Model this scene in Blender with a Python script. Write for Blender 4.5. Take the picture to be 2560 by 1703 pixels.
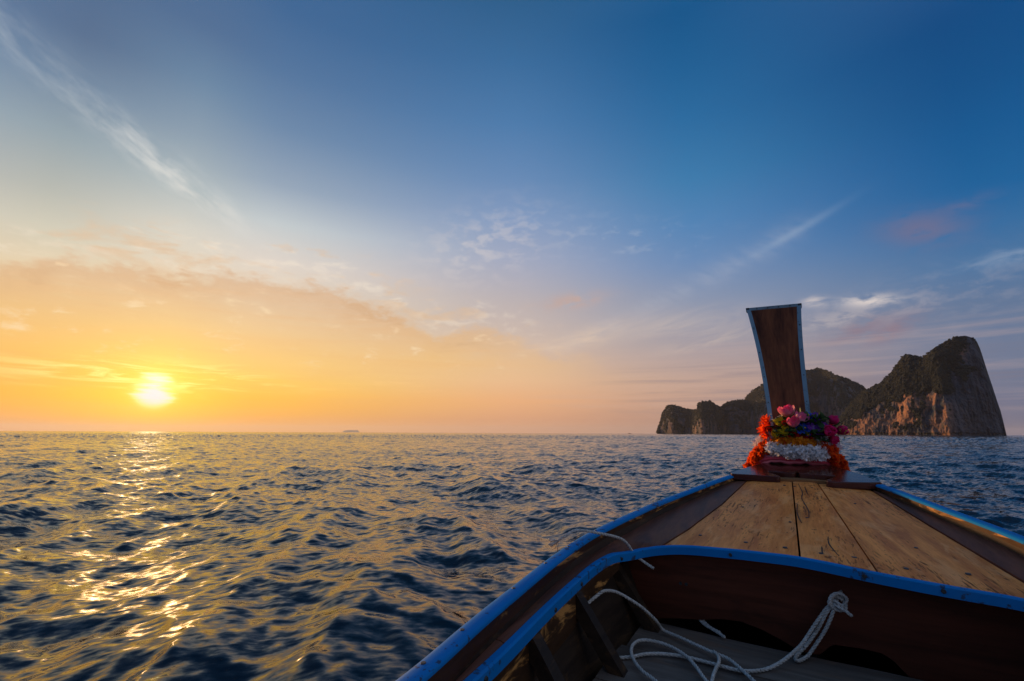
import bpy, math, random
import numpy as np
from mathutils import Vector, Matrix, Euler

for o in list(bpy.data.objects):
    bpy.data.objects.remove(o)
SC = bpy.context.scene
COL = SC.collection
R = math.radians
random.seed(7)
rng = np.random.default_rng(11)

# ------------------------------------------------------------------ camera
EYE = 1.25                      # metres above the sea
cam = bpy.data.cameras.new('camera')
cam_o = bpy.data.objects.new('camera', cam)
COL.objects.link(cam_o)
cam.sensor_width = 36.0
cam.lens = 1138.0 / 2560.0 * 36.0
cam.clip_start = 0.02
cam.clip_end = 80000
cam_o.matrix_world = (Matrix.Translation((0, 0, EYE)) @ Matrix.Rotation(R(90 + 11.474), 4, 'X')
                      @ Matrix.Rotation(R(0.246), 4, 'Z'))
SC.camera = cam_o

# ------------------------------------------------------------------ colour management
SC.view_settings.view_transform = 'Standard'
SC.view_settings.look = 'None'
SC.view_settings.gamma = 1
SC.view_settings.exposure = 0
SC.view_settings.use_curve_mapping = False
SC.render.engine = 'CYCLES'
SC.cycles.use_denoising = True
SC.cycles.max_bounces = 6
SC.cycles.sample_clamp_indirect = 3
SC.cycles.sample_clamp_direct = 1.0     # keeps the sun's glints golden instead of burnt white
SC.cycles.caustics_reflective = False
SC.cycles.caustics_refractive = False

SUN_AZ, SUN_EL = -38.0, 3.9


def lin(c):
    return tuple(((v / 255 / 12.92) if v / 255 <= 0.04045 else ((v / 255 + 0.055) / 1.055) ** 2.4) for v in c) + (1.0,)


# ------------------------------------------------------------------ tiny node language
class X:
    """wraps a node socket (or number) so that arithmetic builds Math nodes"""
    nt = None

    def __init__(s, v): s.v = v

    @staticmethod
    def op(kind, *a):
        n = X.nt.nodes.new('ShaderNodeMath'); n.operation = kind
        for i, q in enumerate(a):
            q = q.v if isinstance(q, X) else q
            if isinstance(q, (int, float)): n.inputs[i].default_value = q
            else: X.nt.links.new(q, n.inputs[i])
        return X(n.outputs[0])

    def __add__(s, o): return X.op('ADD', s, o)
    __radd__ = __add__
    def __sub__(s, o): return X.op('SUBTRACT', s, o)
    def __rsub__(s, o): return X.op('SUBTRACT', o, s)
    def __mul__(s, o): return X.op('MULTIPLY', s, o)
    __rmul__ = __mul__
    def __truediv__(s, o): return X.op('DIVIDE', s, o)
    def __rtruediv__(s, o): return X.op('DIVIDE', o, s)


def link_in(sock, v):
    if isinstance(v, X): v = v.v
    if isinstance(v, bpy.types.NodeSocket): X.nt.links.new(v, sock)
    else: sock.default_value = v


def smooth(v, a, b, lo=0.0, hi=1.0):
    n = X.nt.nodes.new('ShaderNodeMapRange'); n.interpolation_type = 'SMOOTHSTEP'; n.clamp = True
    link_in(n.inputs[0], v); n.inputs[1].default_value = a; n.inputs[2].default_value = b
    n.inputs[3].default_value = lo; n.inputs[4].default_value = hi
    return X(n.outputs[0])


def xyz(x, y, z):
    n = X.nt.nodes.new('ShaderNodeCombineXYZ')
    for i, q in enumerate((x, y, z)): link_in(n.inputs[i], q)
    return n.outputs[0]


def noise(vec, scale, detail=4, rough=0.55, dist=0.0):
    n = X.nt.nodes.new('ShaderNodeTexNoise')
    link_in(n.inputs['Vector'], vec); n.inputs['Scale'].default_value = scale
    n.inputs['Detail'].default_value = detail; n.inputs['Roughness'].default_value = rough
    n.inputs['Distortion'].default_value = dist
    return X(n.outputs[0])


def noise_col(vec, scale, detail=2):
    n = X.nt.nodes.new('ShaderNodeTexNoise')
    link_in(n.inputs['Vector'], vec); n.inputs['Scale'].default_value = scale
    n.inputs['Detail'].default_value = detail
    return n.outputs[1]


def mix(f, a, b, mode='MIX'):
    n = X.nt.nodes.new('ShaderNodeMix'); n.data_type = 'RGBA'; n.blend_type = mode
    n.clamp_factor = True
    link_in(n.inputs[0], f)
    for i, q in ((6, a), (7, b)):
        if isinstance(q, tuple) and len(q) == 3: q = q + (1.0,)
        link_in(n.inputs[i], q)
    return n.outputs[2]


def ramp(fac, stops, grey=False):
    n = X.nt.nodes.new('ShaderNodeValToRGB'); link_in(n.inputs[0], fac)
    cr = n.color_ramp; cr.interpolation = 'LINEAR'
    while len(cr.elements) > 1: cr.elements.remove(cr.elements[0])
    cr.elements[0].position = stops[0][0]
    cr.elements[0].color = stops[0][1]
    for p, c in stops[1:]:
        e = cr.elements.new(p); e.color = c
    return n.outputs[0]


# ------------------------------------------------------------------ sky
world = bpy.data.worlds.new('World'); SC.world = world; world.use_nodes = True
wt = world.node_tree; wt.nodes.clear(); X.nt = wt
tc = wt.nodes.new('ShaderNodeTexCoord')
sep = wt.nodes.new('ShaderNodeSeparateXYZ'); wt.links.new(tc.outputs['Generated'], sep.inputs[0])
dx, dy, dz = (X(s) for s in sep.outputs)
el = X.op('ARCSINE', X.op('MINIMUM', X.op('MAXIMUM', dz, -1.0), 1.0)) * (180 / math.pi)
az = X.op('ARCTAN2', dx, dy) * (180 / math.pi)
u = az - SUN_AZ
u = u - 360.0 * smooth(u, 179.99, 180.01)
elp = X.op('MAXIMUM', el, 0.0)
fac = X.op('SQRT', elp * (1 / 90.0))


def column(st):
    return ramp(fac, [(math.sqrt(e / 90.0), lin(c)) for e, c in st])


BACK = [(1, (186, 170, 174)), (5, (202, 186, 188)), (12, (198, 188, 198)), (25, (172, 178, 197)), (45, (146, 162, 187)), (90, (100, 128, 162))]  # unseen sky behind and every zenith stop, lightened to brighten the foreground
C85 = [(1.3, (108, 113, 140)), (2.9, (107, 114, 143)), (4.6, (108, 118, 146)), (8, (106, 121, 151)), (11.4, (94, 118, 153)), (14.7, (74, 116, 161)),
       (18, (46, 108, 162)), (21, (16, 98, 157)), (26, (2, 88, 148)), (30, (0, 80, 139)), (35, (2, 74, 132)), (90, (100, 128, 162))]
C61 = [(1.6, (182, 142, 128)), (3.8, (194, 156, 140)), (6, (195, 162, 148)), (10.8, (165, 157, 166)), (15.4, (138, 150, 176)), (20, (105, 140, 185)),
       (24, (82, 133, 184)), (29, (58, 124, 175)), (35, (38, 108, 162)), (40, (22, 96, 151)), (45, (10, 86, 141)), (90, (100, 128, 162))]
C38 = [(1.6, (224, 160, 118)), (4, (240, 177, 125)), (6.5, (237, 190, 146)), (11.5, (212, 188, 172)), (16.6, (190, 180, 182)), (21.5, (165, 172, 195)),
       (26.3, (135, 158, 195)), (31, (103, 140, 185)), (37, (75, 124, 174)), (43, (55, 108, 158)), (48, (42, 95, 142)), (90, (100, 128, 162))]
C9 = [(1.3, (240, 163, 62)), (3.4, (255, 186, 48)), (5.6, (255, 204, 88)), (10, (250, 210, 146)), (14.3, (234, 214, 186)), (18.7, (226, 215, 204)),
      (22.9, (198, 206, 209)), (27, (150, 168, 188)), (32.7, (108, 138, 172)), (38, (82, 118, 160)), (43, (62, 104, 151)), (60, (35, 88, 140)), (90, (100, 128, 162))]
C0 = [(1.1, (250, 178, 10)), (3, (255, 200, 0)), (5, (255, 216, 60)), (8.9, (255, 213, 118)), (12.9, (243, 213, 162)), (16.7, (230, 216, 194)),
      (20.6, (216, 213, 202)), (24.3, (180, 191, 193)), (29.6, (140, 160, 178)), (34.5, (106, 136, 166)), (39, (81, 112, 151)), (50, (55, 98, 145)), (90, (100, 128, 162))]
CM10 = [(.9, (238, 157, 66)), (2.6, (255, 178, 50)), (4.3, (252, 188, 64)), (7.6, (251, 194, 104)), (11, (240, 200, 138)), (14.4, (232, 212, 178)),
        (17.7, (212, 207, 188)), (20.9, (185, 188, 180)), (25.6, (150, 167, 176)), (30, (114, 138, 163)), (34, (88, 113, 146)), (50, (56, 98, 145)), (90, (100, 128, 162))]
# left of the frame the sky goes on as on the sun's other side
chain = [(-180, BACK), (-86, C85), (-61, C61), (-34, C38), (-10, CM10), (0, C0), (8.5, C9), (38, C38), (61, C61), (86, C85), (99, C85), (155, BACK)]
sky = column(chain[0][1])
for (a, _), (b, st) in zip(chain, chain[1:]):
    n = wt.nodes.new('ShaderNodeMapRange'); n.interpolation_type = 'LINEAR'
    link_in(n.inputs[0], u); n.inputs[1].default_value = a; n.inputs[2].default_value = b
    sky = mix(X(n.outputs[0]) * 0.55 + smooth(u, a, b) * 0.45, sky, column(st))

nish = wt.nodes.new('ShaderNodeTexSky'); nish.sky_type = 'NISHITA'; nish.sun_disc = False
nish.sun_elevation = R(SUN_EL); nish.sun_rotation = R(SUN_AZ); nish.air_density = 1.0; nish.dust_density = 1.0

# cloud coordinates: a flat layer overhead (streaks run straight, thin out towards the horizon)
inv = 1.0 / (X.op('MAXIMUM', dz, 0.0) + 0.06)
plane = xyz(dx * inv, dy * inv, 0.0)
angv = xyz(az * 0.06, el * 0.14, 0.0)
n_puff = noise(angv, 2.3, 8, 0.6, 0.5)
n_fine = noise(angv, 6.0, 6, 0.6, 0.3)
n_wisp = noise(xyz(az * 0.05 + el * 0.05, el * 0.22 - az * 0.05, 3.0), 1.3, 7, 0.62, 0.8)
n_plane = noise(plane, 2.2, 8, 0.6, 0.6)


def blob(a0, e0, ra, re, rot=0.0):
    c, s = math.cos(R(rot)), math.sin(R(rot))
    p, q = az - a0, el - e0
    x1 = (p * c + q * s) * (1 / ra); y1 = (q * c - p * s) * (1 / re)
    return X.op('EXPONENT', (x1 * x1 + y1 * y1) * -1.0)


def over(base, m, col, k):
    return mix(m * k, base, lin(col))


# warm cloud bank above the sun, its puffy upper edge sinking to the right
EDGE = [(-180, 10), (-70, 12), (-50, 13.9), (-45, 15.6), (-38, 16.6), (-33, 17.2), (-25, 17.8), (-15.5, 14.9), (-9.7, 12.4), (-5, 13.0), (-2.5, 13.3), (1, 12.0), (6, 10.2), (11, 8.8), (18, 7.0), (30, 4.0), (60, 0.5), (180, 0)]
edge = X(ramp((az + 180.0) * (1 / 360.0), [((a + 180) / 360.0, (e / 30, e / 30, e / 30, 1)) for a, e in EDGE])) * 30.0
bd = edge + (n_puff - 0.5) * 7.0 + (n_fine - 0.5) * 4.5 + (noise(angv, 19.0, 4, 0.6) - 0.5) * 1.2 - el
deep = X.op('EXPONENT', X.op('MAXIMUM', bd, 0.0) * -0.22)
rim_zone = X.op('EXPONENT', (bd + 0.9) * (bd + 0.9) * -0.55)
warmside = smooth(u, 55, 25) * smooth(u, -60, -30)
n_low = noise(xyz(az * 0.07, el * 0.24, 33.0), 1.6, 8, 0.62, 0.6)
puff2 = smooth(n_low + (n_fine - 0.5) * 0.25, 0.50, 0.66)
bankcol = ramp(elp * (1 / 30.0), [(e / 30, lin(c)) for e, c in [(5, (253, 196, 96)), (8, (250, 198, 112)), (11, (236, 190, 132)), (14, (226, 185, 143)), (17, (221, 184, 150)), (20, (219, 187, 158))]])
sky = mix(rim_zone * smooth(n_fine, 0.44, 0.70) * warmside * 0.42, sky, lin((252, 238, 218)))
body = smooth(bd, -0.5, 1.7) * warmside * smooth(el, 5.5, 9.0)
sky = mix(body * (smooth(bd, 7.0, 0.0) * 0.35 + 0.45), sky, bankcol)
sky = mix(body * X.op('EXPONENT', (bd - 1.2) * (bd - 1.2) * -0.5) * (puff2 * 0.38 + 0.14), sky, lin((212, 166, 122)))
sky = mix(X.op('EXPONENT', (bd + 1.6) * (bd + 1.6) * -0.25) * puff2 * warmside * 0.6, sky, lin((226, 188, 148)))
sky = mix(body * smooth(n_fine, 0.54, 0.74) * smooth(n_low, 0.56, 0.42) * 0.6, sky, lin((254, 228, 188)))
bands = noise(xyz(az * 0.03, el * 0.5, 8.0), 1.5, 5, 0.6, 0.4)
sky = mix(smooth(bd, 0.5, 3.0) * smooth(bands, 0.4, 0.75) * warmside * 0.22, sky, lin((240, 178, 112)))

# long cirrus streak, upper left
stl = el - (31.6 + (az + 52.7) * -0.47) + (n_fine - 0.5) * 1.2
along = smooth(az, -62, -52) * smooth(az, -27, -36)
fil = noise(xyz(az * 0.14 - el * 0.06, (el + az * 0.47) * 0.40, 5.0), 1.4, 8, 0.64, 0.22)
sky = mix(X.op('EXPONENT', stl * stl * -0.35) * along * smooth(fil, 0.35, 0.75) * 0.30, sky, lin((215, 220, 222)))
sky = mix(blob(-41, 26.0, 4.5, 1.3, -25) * smooth(fil, 0.36, 0.70) * 0.5, sky, lin((236, 233, 226)))
sky = mix(blob(-36, 23.4, 4.5, 1.0, -22) * smooth(fil, 0.35, 0.7) * 0.5, sky, lin((236, 230, 220)))
# small broken cirrus in the middle
sky = mix(blob(-4, 23.0, 8, 3.6, 15) * smooth(n_fine, 0.44, 0.64) * 0.42, sky, lin((222, 212, 208)))
sky = mix(blob(14, 23.4, 9, 2.2, -8) * smooth(n_fine, 0.5, 0.7) * 0.28, sky, lin((196, 200, 210)))
sky = mix(blob(7.8, 16.3, 3.6, 0.9, 6) * smooth(n_fine, 0.32, 0.54) * 0.85, sky, lin((198, 168, 158)))
# streak rising to the right
st2 = el - (10.0 + (az - 4.1) * 0.385) + (n_fine - 0.5) * 0.9
sky = mix(X.op('EXPONENT', st2 * st2 * -0.5) * smooth(az, 2, 14) * smooth(az, 37.5, 32) * smooth(fil, 0.25, 0.7) * 0.20, sky, lin((196, 196, 205)))
sky = mix(blob(33.6, 21.2, 4.2, 0.40, 21) * 0.20, sky, lin((186, 200, 216)))
# cream wisps beside the prow
sky = mix(blob(9, 11.6, 6.5, 1.0, 15) * smooth(n_wisp, 0.36, 0.6) * 0.62, sky, lin((232, 205, 180)))
sky = mix(blob(22, 12.6, 6, 1.4, 4) * smooth(n_wisp, 0.38, 0.66) * 0.48, sky, lin((226, 204, 185)))
sky = mix(blob(24, 10.6, 5, 0.8, 10) * smooth(n_wisp, 0.38, 0.6) * 0.45, sky, lin((222, 200, 182)))
sky = mix(blob(39.2, 13.0, 2.2, 0.6, -6) * smooth(n_fine, 0.34, 0.56) * 0.85, sky, lin((236, 222, 214)))
sky = mix(blob(34.6, 13.7, 1.0, 0.5, -4) * smooth(n_fine, 0.3, 0.55) * 0.75, sky, lin((226, 212, 206)))
sky = mix(blob(37.0, 11.6, 4.5, 0.9, 4) * smooth(n_fine, 0.38, 0.6) * 0.40, sky, lin((205, 190, 186)))
sky = mix(blob(41.5, 11.8, 12, 2.4, 8) * smooth(n_fine, 0.45, 0.66) * 0.26, sky, lin((186, 178, 184)))
# mauve clouds in shadow
sky = mix(blob(37.9, 10.3, 2.9, 0.8, 18) * smooth(n_fine, 0.3, 0.55) * 0.75, sky, lin((138, 118, 134)))
sky = mix(blob(40.6, 9.9, 2.2, 0.75, 26) * smooth(n_fine, 0.3, 0.55) * 0.7, sky, lin((146, 118, 130)))
sky = mix(blob(44.0, 18.9, 3.1, 1.5, -12) * smooth(n_fine, 0.25, 0.55) * 0.72, sky, lin((118, 112, 142)))
sky = mix(blob(47.3, 20.2, 1.8, 0.6, 2) * smooth(n_fine, 0.3, 0.6) * 0.4, sky, lin((112, 112, 145)))
sky = mix(blob(49.8, 15.0, 3.6, 0.7, 6) * smooth(n_fine, 0.36, 0.62) * 0.42, sky, lin((150, 170, 196)))
# faint level streaks low on the right
hz = noise(xyz(az * 0.03, el * 0.9, 14.0), 1.3, 6, 0.6, 0.5)
sky = mix(smooth(el, 0.5, 3.0) * smooth(el, 13, 8) * smooth(u, 30, 55) * smooth(hz, 0.46, 0.72) * 0.30, sky, lin((205, 175, 165)))
sky = mix(smooth(el, 1.0, 3.0) * smooth(el, 9, 6) * smooth(u, 45, 60) * smooth(hz, 0.52, 0.34) * 0.40, sky, lin((126, 118, 134)))
# streaks lit round the sun
sky_mix = sky

# the sun's own disc glow
sd = (math.sin(R(SUN_AZ)) * math.cos(R(SUN_EL)), math.cos(R(SUN_AZ)) * math.cos(R(SUN_EL)), math.sin(R(SUN_EL)))
dot = X.op('MINIMUM', dx * sd[0] + dy * sd[1] + dz * sd[2], 1.0)
ang = X.op('ARCCOSINE', dot) * (180 / math.pi)
stre = noise(xyz(az * 0.10, el * 1.1, 21.0), 1.4, 6, 0.6, 0.6)
ang_s = ang + (stre - 0.5) * 4.0 * smooth(el, 2.0, 4.0)
core = X.op('EXPONENT', ang_s * ang_s * -1.5)
halo = X.op('EXPONENT', ang * -0.50)
sunstreak = X.op('EXPONENT', ((az - SUN_AZ) * (az - SUN_AZ) * 0.018 + (el - 5.2) * (el - 5.2) * 0.7) * -1.0) * smooth(stre, 0.48, 0.66)
sunstreak2 = X.op('EXPONENT', ((az - SUN_AZ) * (az - SUN_AZ) * 0.0025 + (el - 5.6) * (el - 5.6) * 0.9) * -1.0) * smooth(stre, 0.5, 0.68)


def scaled(col, k):
    n = wt.nodes.new('ShaderNodeVectorMath'); n.operation = 'SCALE'
    link_in(n.inputs[0], col); link_in(n.inputs[3], k)
    return n.outputs[0]


def vadd(a, b):
    n = wt.nodes.new('ShaderNodeVectorMath'); n.operation = 'ADD'
    link_in(n.inputs[0], a); link_in(n.inputs[1], b)
    return n.outputs[0]


light = scaled(sky_mix, 1.0)
light = vadd(light, scaled((0.93, 1.0, 1.06), core * 9.0))
light = vadd(light, scaled((1.0, 0.62, 0.10), halo * 0.55))
light = vadd(light, scaled((1.0, 0.8, 0.45), sunstreak * 0.5))
light = vadd(light, scaled((1.0, 0.8, 0.5), sunstreak2 * 0.14))
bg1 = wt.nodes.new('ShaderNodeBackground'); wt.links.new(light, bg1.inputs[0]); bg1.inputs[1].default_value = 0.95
bg2 = wt.nodes.new('ShaderNodeBackground'); wt.links.new(nish.outputs[0], bg2.inputs[0]); bg2.inputs[1].default_value = 0.006
add = wt.nodes.new('ShaderNodeAddShader'); wt.links.new(bg1.outputs[0], add.inputs[0]); wt.links.new(bg2.outputs[0], add.inputs[1])
wo = wt.nodes.new('ShaderNodeOutputWorld'); wt.links.new(add.outputs[0], wo.inputs[0])
world.cycles.sampling_method = 'MANUAL'
world.cycles.sample_map_resolution = 2048

# ------------------------------------------------------------------ sun
sl = bpy.data.lights.new('sun', 'SUN'); sl.energy = 4.6; sl.angle = R(1.2); sl.color = (1.0, 0.52, 0.20)
so = bpy.data.objects.new('sun', sl); COL.objects.link(so)
so.rotation_euler = Vector(sd).to_track_quat('Z', 'Y').to_euler()
so.location = (-20, 30, 30)


# ------------------------------------------------------------------ object helpers
def link(o, parent=None):
    COL.objects.link(o)
    if parent is not None: o.parent = parent
    return o


def mesh_from(name, v, f, mats, smooth_=True, attr=None):
    me = bpy.data.meshes.new(name)
    v = np.asarray(v, dtype=np.float32); me.vertices.add(len(v)); me.vertices.foreach_set('co', v.ravel())
    if isinstance(f, np.ndarray):
        n, k = f.shape; me.loops.add(n * k); me.loops.foreach_set('vertex_index', f.astype(np.int32).ravel())
        me.polygons.add(n); me.polygons.foreach_set('loop_start', np.arange(0, n * k, k, dtype=np.int32))
    else:
        tot = [len(p) for p in f]; me.loops.add(sum(tot)); me.loops.foreach_set('vertex_index', [i for p in f for i in p])
        me.polygons.add(len(f)); me.polygons.foreach_set('loop_start', np.concatenate([[0], np.cumsum(tot)[:-1]]).astype(np.int32))
    me.update(calc_edges=True); me.validate()
    for m in (mats if isinstance(mats, (list, tuple)) else [mats]): me.materials.append(m)
    me.polygons.foreach_set('use_smooth', [smooth_] * len(me.polygons))
    if attr:
        for k, a in attr.items():
            at = me.attributes.new(k, 'FLOAT', 'POINT'); at.data.foreach_set('value', np.asarray(a, np.float32))
    return me


def obj(name, v, f, mats, parent=None, smooth_=True, attr=None, auto=None):
    o = bpy.data.objects.new(name, mesh_from(name, v, f, mats, smooth_, attr))
    link(o, parent)
    if auto is not None: sharp(o, auto)
    return o


def sharp(o, deg):
    me = o.data
    me.polygons.foreach_set('use_smooth', [True] * len(me.polygons))
    me.set_sharp_from_angle(angle=R(deg))


def tag(o, label, cat=None, group=None, kind=None):
    o['label'] = label
    if cat: o['category'] = cat
    if group: o['group'] = group
    if kind: o['kind'] = kind
    return o


def empty(name, loc=(0, 0, 0)):
    o = bpy.data.objects.new(name, None); o.location = loc; o.empty_display_size = .1
    return link(o)


def gridfaces(n, m, off=0, wrap=False):
    """quads of an n x m vertex grid; wrap closes the second direction"""
    i = np.arange(n - 1)[:, None]; mm = m if wrap else m - 1
    j = np.arange(mm)[None, :]; j2 = (j + 1) % m
    return np.stack([i * m + j, i * m + j2, (i + 1) * m + j2, (i + 1) * m + j], -1).reshape(-1, 4) + off


def catmull(P, n=8, closed=False):
    P = [np.array(p, float) for p in P]; N = len(P); out = []
    rngi = range(N if closed else N - 1)
    for i in rngi:
        g = (lambda k: P[k % N]) if closed else (lambda k: P[min(max(k, 0), N - 1)])
        a, b, c, d = g(i - 1), g(i), g(i + 1), g(i + 2)
        for t in np.arange(n) / n:
            out.append(.5 * (2 * b + (c - a) * t + (2 * a - 5 * b + 4 * c - d) * t * t + (3 * b - a - 3 * c + d) * t ** 3))
    if not closed: out.append(P[-1])
    return np.array(out)


def frames(path, up=(0, 0, 1), closed=False):
    path = np.asarray(path, float)
    if closed: T = np.roll(path, -1, 0) - np.roll(path, 1, 0)
    else: T = np.gradient(path, axis=0)
    T /= np.linalg.norm(T, axis=1, keepdims=True) + 1e-12
    S = np.cross(T, np.array(up, float)); S /= np.linalg.norm(S, axis=1, keepdims=True) + 1e-9
    U = np.cross(S, T)
    return T, S, U


def sweep(path, prof, up=(0, 0, 1), closed=False, caps=True, scale=None):
    """prof: (side, up) pairs, closed outline, carried along the path"""
    T, S, U = frames(path, up, closed); prof = np.asarray(prof, float)
    n, m = len(path), len(prof)
    sc = np.ones(n) if scale is None else np.asarray(scale)
    V = path[:, None, :] + (S[:, None, :] * prof[None, :, :1] + U[:, None, :] * prof[None, :, 1:]) * sc[:, None, None]
    V = V.reshape(-1, 3)
    F = [tuple(q) for q in gridfaces(n, m, 0, True)]
    if closed:
        for j in range(m): F.append(((n - 1) * m + j, (n - 1) * m + (j + 1) % m, (j + 1) % m, j))
    elif caps:
        F.append(tuple(range(m))[::-1]); F.append(tuple((n - 1) * m + k for k in range(m)))
    return V, F


def join(parts):
    V, F, off = [], [], 0
    for v, f in parts:
        V.append(np.asarray(v, float)); F += [tuple(i + off for i in q) for q in f]; off += len(v)
    return np.concatenate(V), F


def slab(top, thick, down=None):
    """closed board from an n x m grid of top points (n,m,3); thick downwards"""
    n, m, _ = top.shape
    d = np.array([0, 0, -thick]) if down is None else np.asarray(down)
    V = np.concatenate([top.reshape(-1, 3), (top + d).reshape(-1, 3)]); o = n * m
    F = [tuple(q) for q in gridfaces(n, m)] + [tuple(q[::-1]) for q in gridfaces(n, m, o)]
    for i in range(n - 1):
        F.append((i * m, (i + 1) * m, o + (i + 1) * m, o + i * m)); a = i * m + m - 1; b = a + m
        F.append((b, a, o + a, o + b))
    for j in range(m - 1):
        F.append((j + 1, j, o + j, o + j + 1)); a = (n - 1) * m + j
        F.append((a, a + 1, o + a + 1, o + a))
    return V, F


def hash3(i, j, k):
    h = (i.astype(np.int64) * 374761393 + j.astype(np.int64) * 668265263 + k.astype(np.int64) * 2147483647) & 0xffffffff
    h = ((h ^ (h >> 13)) * 1274126177) & 0xffffffff
    return ((h ^ (h >> 16)) & 0xffff) / 65535.0


def vnoise(x, y, z):
    i, j, k = np.floor(x), np.floor(y), np.floor(z)
    fx, fy, fz = x - i, y - j, z - k
    fx, fy, fz = (t * t * (3 - 2 * t) for t in (fx, fy, fz))
    r = 0
    for a in (0, 1):
        for b in (0, 1):
            for c in (0, 1):
                w = (fx if a else 1 - fx) * (fy if b else 1 - fy) * (fz if c else 1 - fz)
                r = r + w * hash3(i + a, j + b, k + c)
    return r


def fbm(x, y, z, octv=5, gain=.5):
    r, a, t = 0, 1.0, 0
    for q in range(octv):
        r = r + a * vnoise(x * 2 ** q + 17 * q, y * 2 ** q + 31 * q, z * 2 ** q + 7 * q); t += a; a *= gain
    return r / t


# ------------------------------------------------------------------ materials
def new_mat(name):
    m = bpy.data.materials.new(name); m.use_nodes = True
    X.nt = m.node_tree
    b = m.node_tree.nodes['Principled BSDF']
    return m, b


def ocoord():
    n = X.nt.nodes.new('ShaderNodeTexCoord')
    s = X.nt.nodes.new('ShaderNodeSeparateXYZ'); X.nt.links.new(n.outputs['Object'], s.inputs[0])
    return n.outputs['Object'], [X(q) for q in s.outputs]


def orand():
    return X(X.nt.nodes.new('ShaderNodeObjectInfo').outputs['Random'])


def bump(b, h, strength=.3, dist=.01):
    n = X.nt.nodes.new('ShaderNodeBump'); n.inputs['Strength'].default_value = strength; n.inputs['Distance'].default_value = dist
    link_in(n.inputs['Height'], h); X.nt.links.new(n.outputs[0], b.inputs['Normal'])


def wood(name, dark, light, stain=None, stain_amt=.0, rough=.45, axis='x', marks=0.0, worn=None, worn_amt=0.0, spec=.22, fine=1.0, coat=0.0):
    m, b = new_mat(name); _, (x, y, z) = ocoord(); r = orand() * 37.0
    ga = X.nt.nodes.new('ShaderNodeAttribute'); ga.attribute_type = 'OBJECT'; ga.attribute_name = 'grain_slope'
    y = y - x * X(ga.outputs['Fac'])
    if axis == 'y': x, y = y, x
    if axis == 'z': x, z = z, x
    warp = noise(xyz(x * 1.2 + r, y * 5, z * 5), 1.0, 3)
    g = noise(xyz(x * 1.6 + r, y * 26 * fine + warp * 3.0, z * 26 * fine), 1.0, 6, .62, .2)
    g2 = noise(xyz(x * 6 + r, y * 150 * fine, z * 150 * fine), 1.0, 3, .6)
    big = noise(xyz(x * 1.5 + r, y * 3.5, z * 3.5), 1.0, 4, .6, .4)
    c = mix(smooth(g * 0.75 + g2 * 0.25, .3, .7), dark, light)
    c = mix(smooth(big, .35, .75) * (.2 if marks else .45), c, tuple(.62 * q for q in dark))
    if stain: c = mix(smooth(noise(xyz(x * 3 + r, y * 7, z * 7 + 4), 1.0, 6, .65, .5), .5, .72) * stain_amt, c, stain)
    if worn: c = mix(smooth(noise(xyz(x * 4 + r, y * 11, z * 18 + 9), 1.0, 6, .68, .6), .53, .63) * worn_amt, c, worn)
    rg = rough + (g - .5) * .25 + (big - .5) * .15
    if marks:
        mk = noise(xyz(x * 6 + r, y * 60, z * 5), 1.0, 3, .6, .08)
        mk2 = noise(xyz(x * 2.4 + r, y * 4.0, 2.0), 1.0, 2)
        mk3 = noise(xyz(x * 18 + r, y * 130, z * 5), 1.0, 3, .6, .1)
        mm = smooth(mk + (mk2 - .5) * .45, .62, .74) * .75 + smooth(mk3 + (mk2 - .5) * .5, .61, .71) * .7
        sp = smooth(noise(xyz(x * 30 + r, y * 46, 1.0), 1.0, 3, .6) + (mk2 - .5) * .5, .62, .74) * .85
        mm = X.op('MAXIMUM', mm, sp) * marks
        c = mix(mm, c, (.045, .030, .024)); rg = rg + mm * .2
        h = g * .6 + g2 * .25 - mm * .8
    else: h = g * .6 + g2 * .3
    link_in(b.inputs['Base Color'], c); link_in(b.inputs['Roughness'], rg)
    b.inputs['Specular IOR Level'].default_value = spec
    if coat: b.inputs['Coat Weight'].default_value = coat; b.inputs['Coat Roughness'].default_value = .18
    bump(b, h, .35, .003)
    return m


M = {}
M['deck'] = wood('worn_deck_wood', (.52, .150, .032), (.92, .350, .092), (.34, .095, .024), .75, .5, marks=.9, worn=(.88, .43, .17), worn_amt=.35, spec=.06)
M['sidedeck'] = wood('dark_varnished_wood', (0.0818, 0.0342, 0.0246), (0.1934, 0.0781, 0.0506), (0.0521, 0.0335, 0.0312), .55, .5, spec=.06, worn=(.20, .085, .04), worn_amt=.35)
M['bow'] = wood('glossy_red_brown_wood', (0.0480, 0.0120, 0.0080), (0.1000, 0.0272, 0.0160), (0.0280, 0.0096, 0.0080), .5, .17, axis='y', coat=.25)
M['gunwale'] = wood('worn_varnish_gunwale', (0.0288, 0.0134, 0.0077), (0.0720, 0.0312, 0.0134), (0.0168, 0.0096, 0.0072), .5, .45, worn=(.48, .24, .07), worn_amt=.95)
M['coaming'] = wood('patchy_varnish_coaming', (0.0416, 0.0206, 0.0098), (0.0882, 0.0416, 0.0176), (0.0171, 0.0098, 0.0073), .6, .5, worn=(.62, .30, .085), worn_amt=.9)
M['bulkhead'] = wood('dark_bulkhead_wood', (0.0580, 0.0151, 0.0074), (0.1318, 0.0335, 0.0156), (0.0186, 0.0068, 0.0050), .5, .5, axis='y')
M['floor'] = wood('grey_floor_boards', (0.0864, 0.0684, 0.0576), (0.1872, 0.1512, 0.1260), (0.0504, 0.0396, 0.0360), .6, .7, axis='y', worn=(.20, .115, .07), worn_amt=.4)
M['inner'] = wood('dark_hull_inside', (0.0158, 0.0098, 0.0070), (0.0490, 0.0297, 0.0175), (0.0088, 0.0063, 0.0053), .5, .6, worn=(.16, .08, .03), worn_amt=.3)
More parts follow.
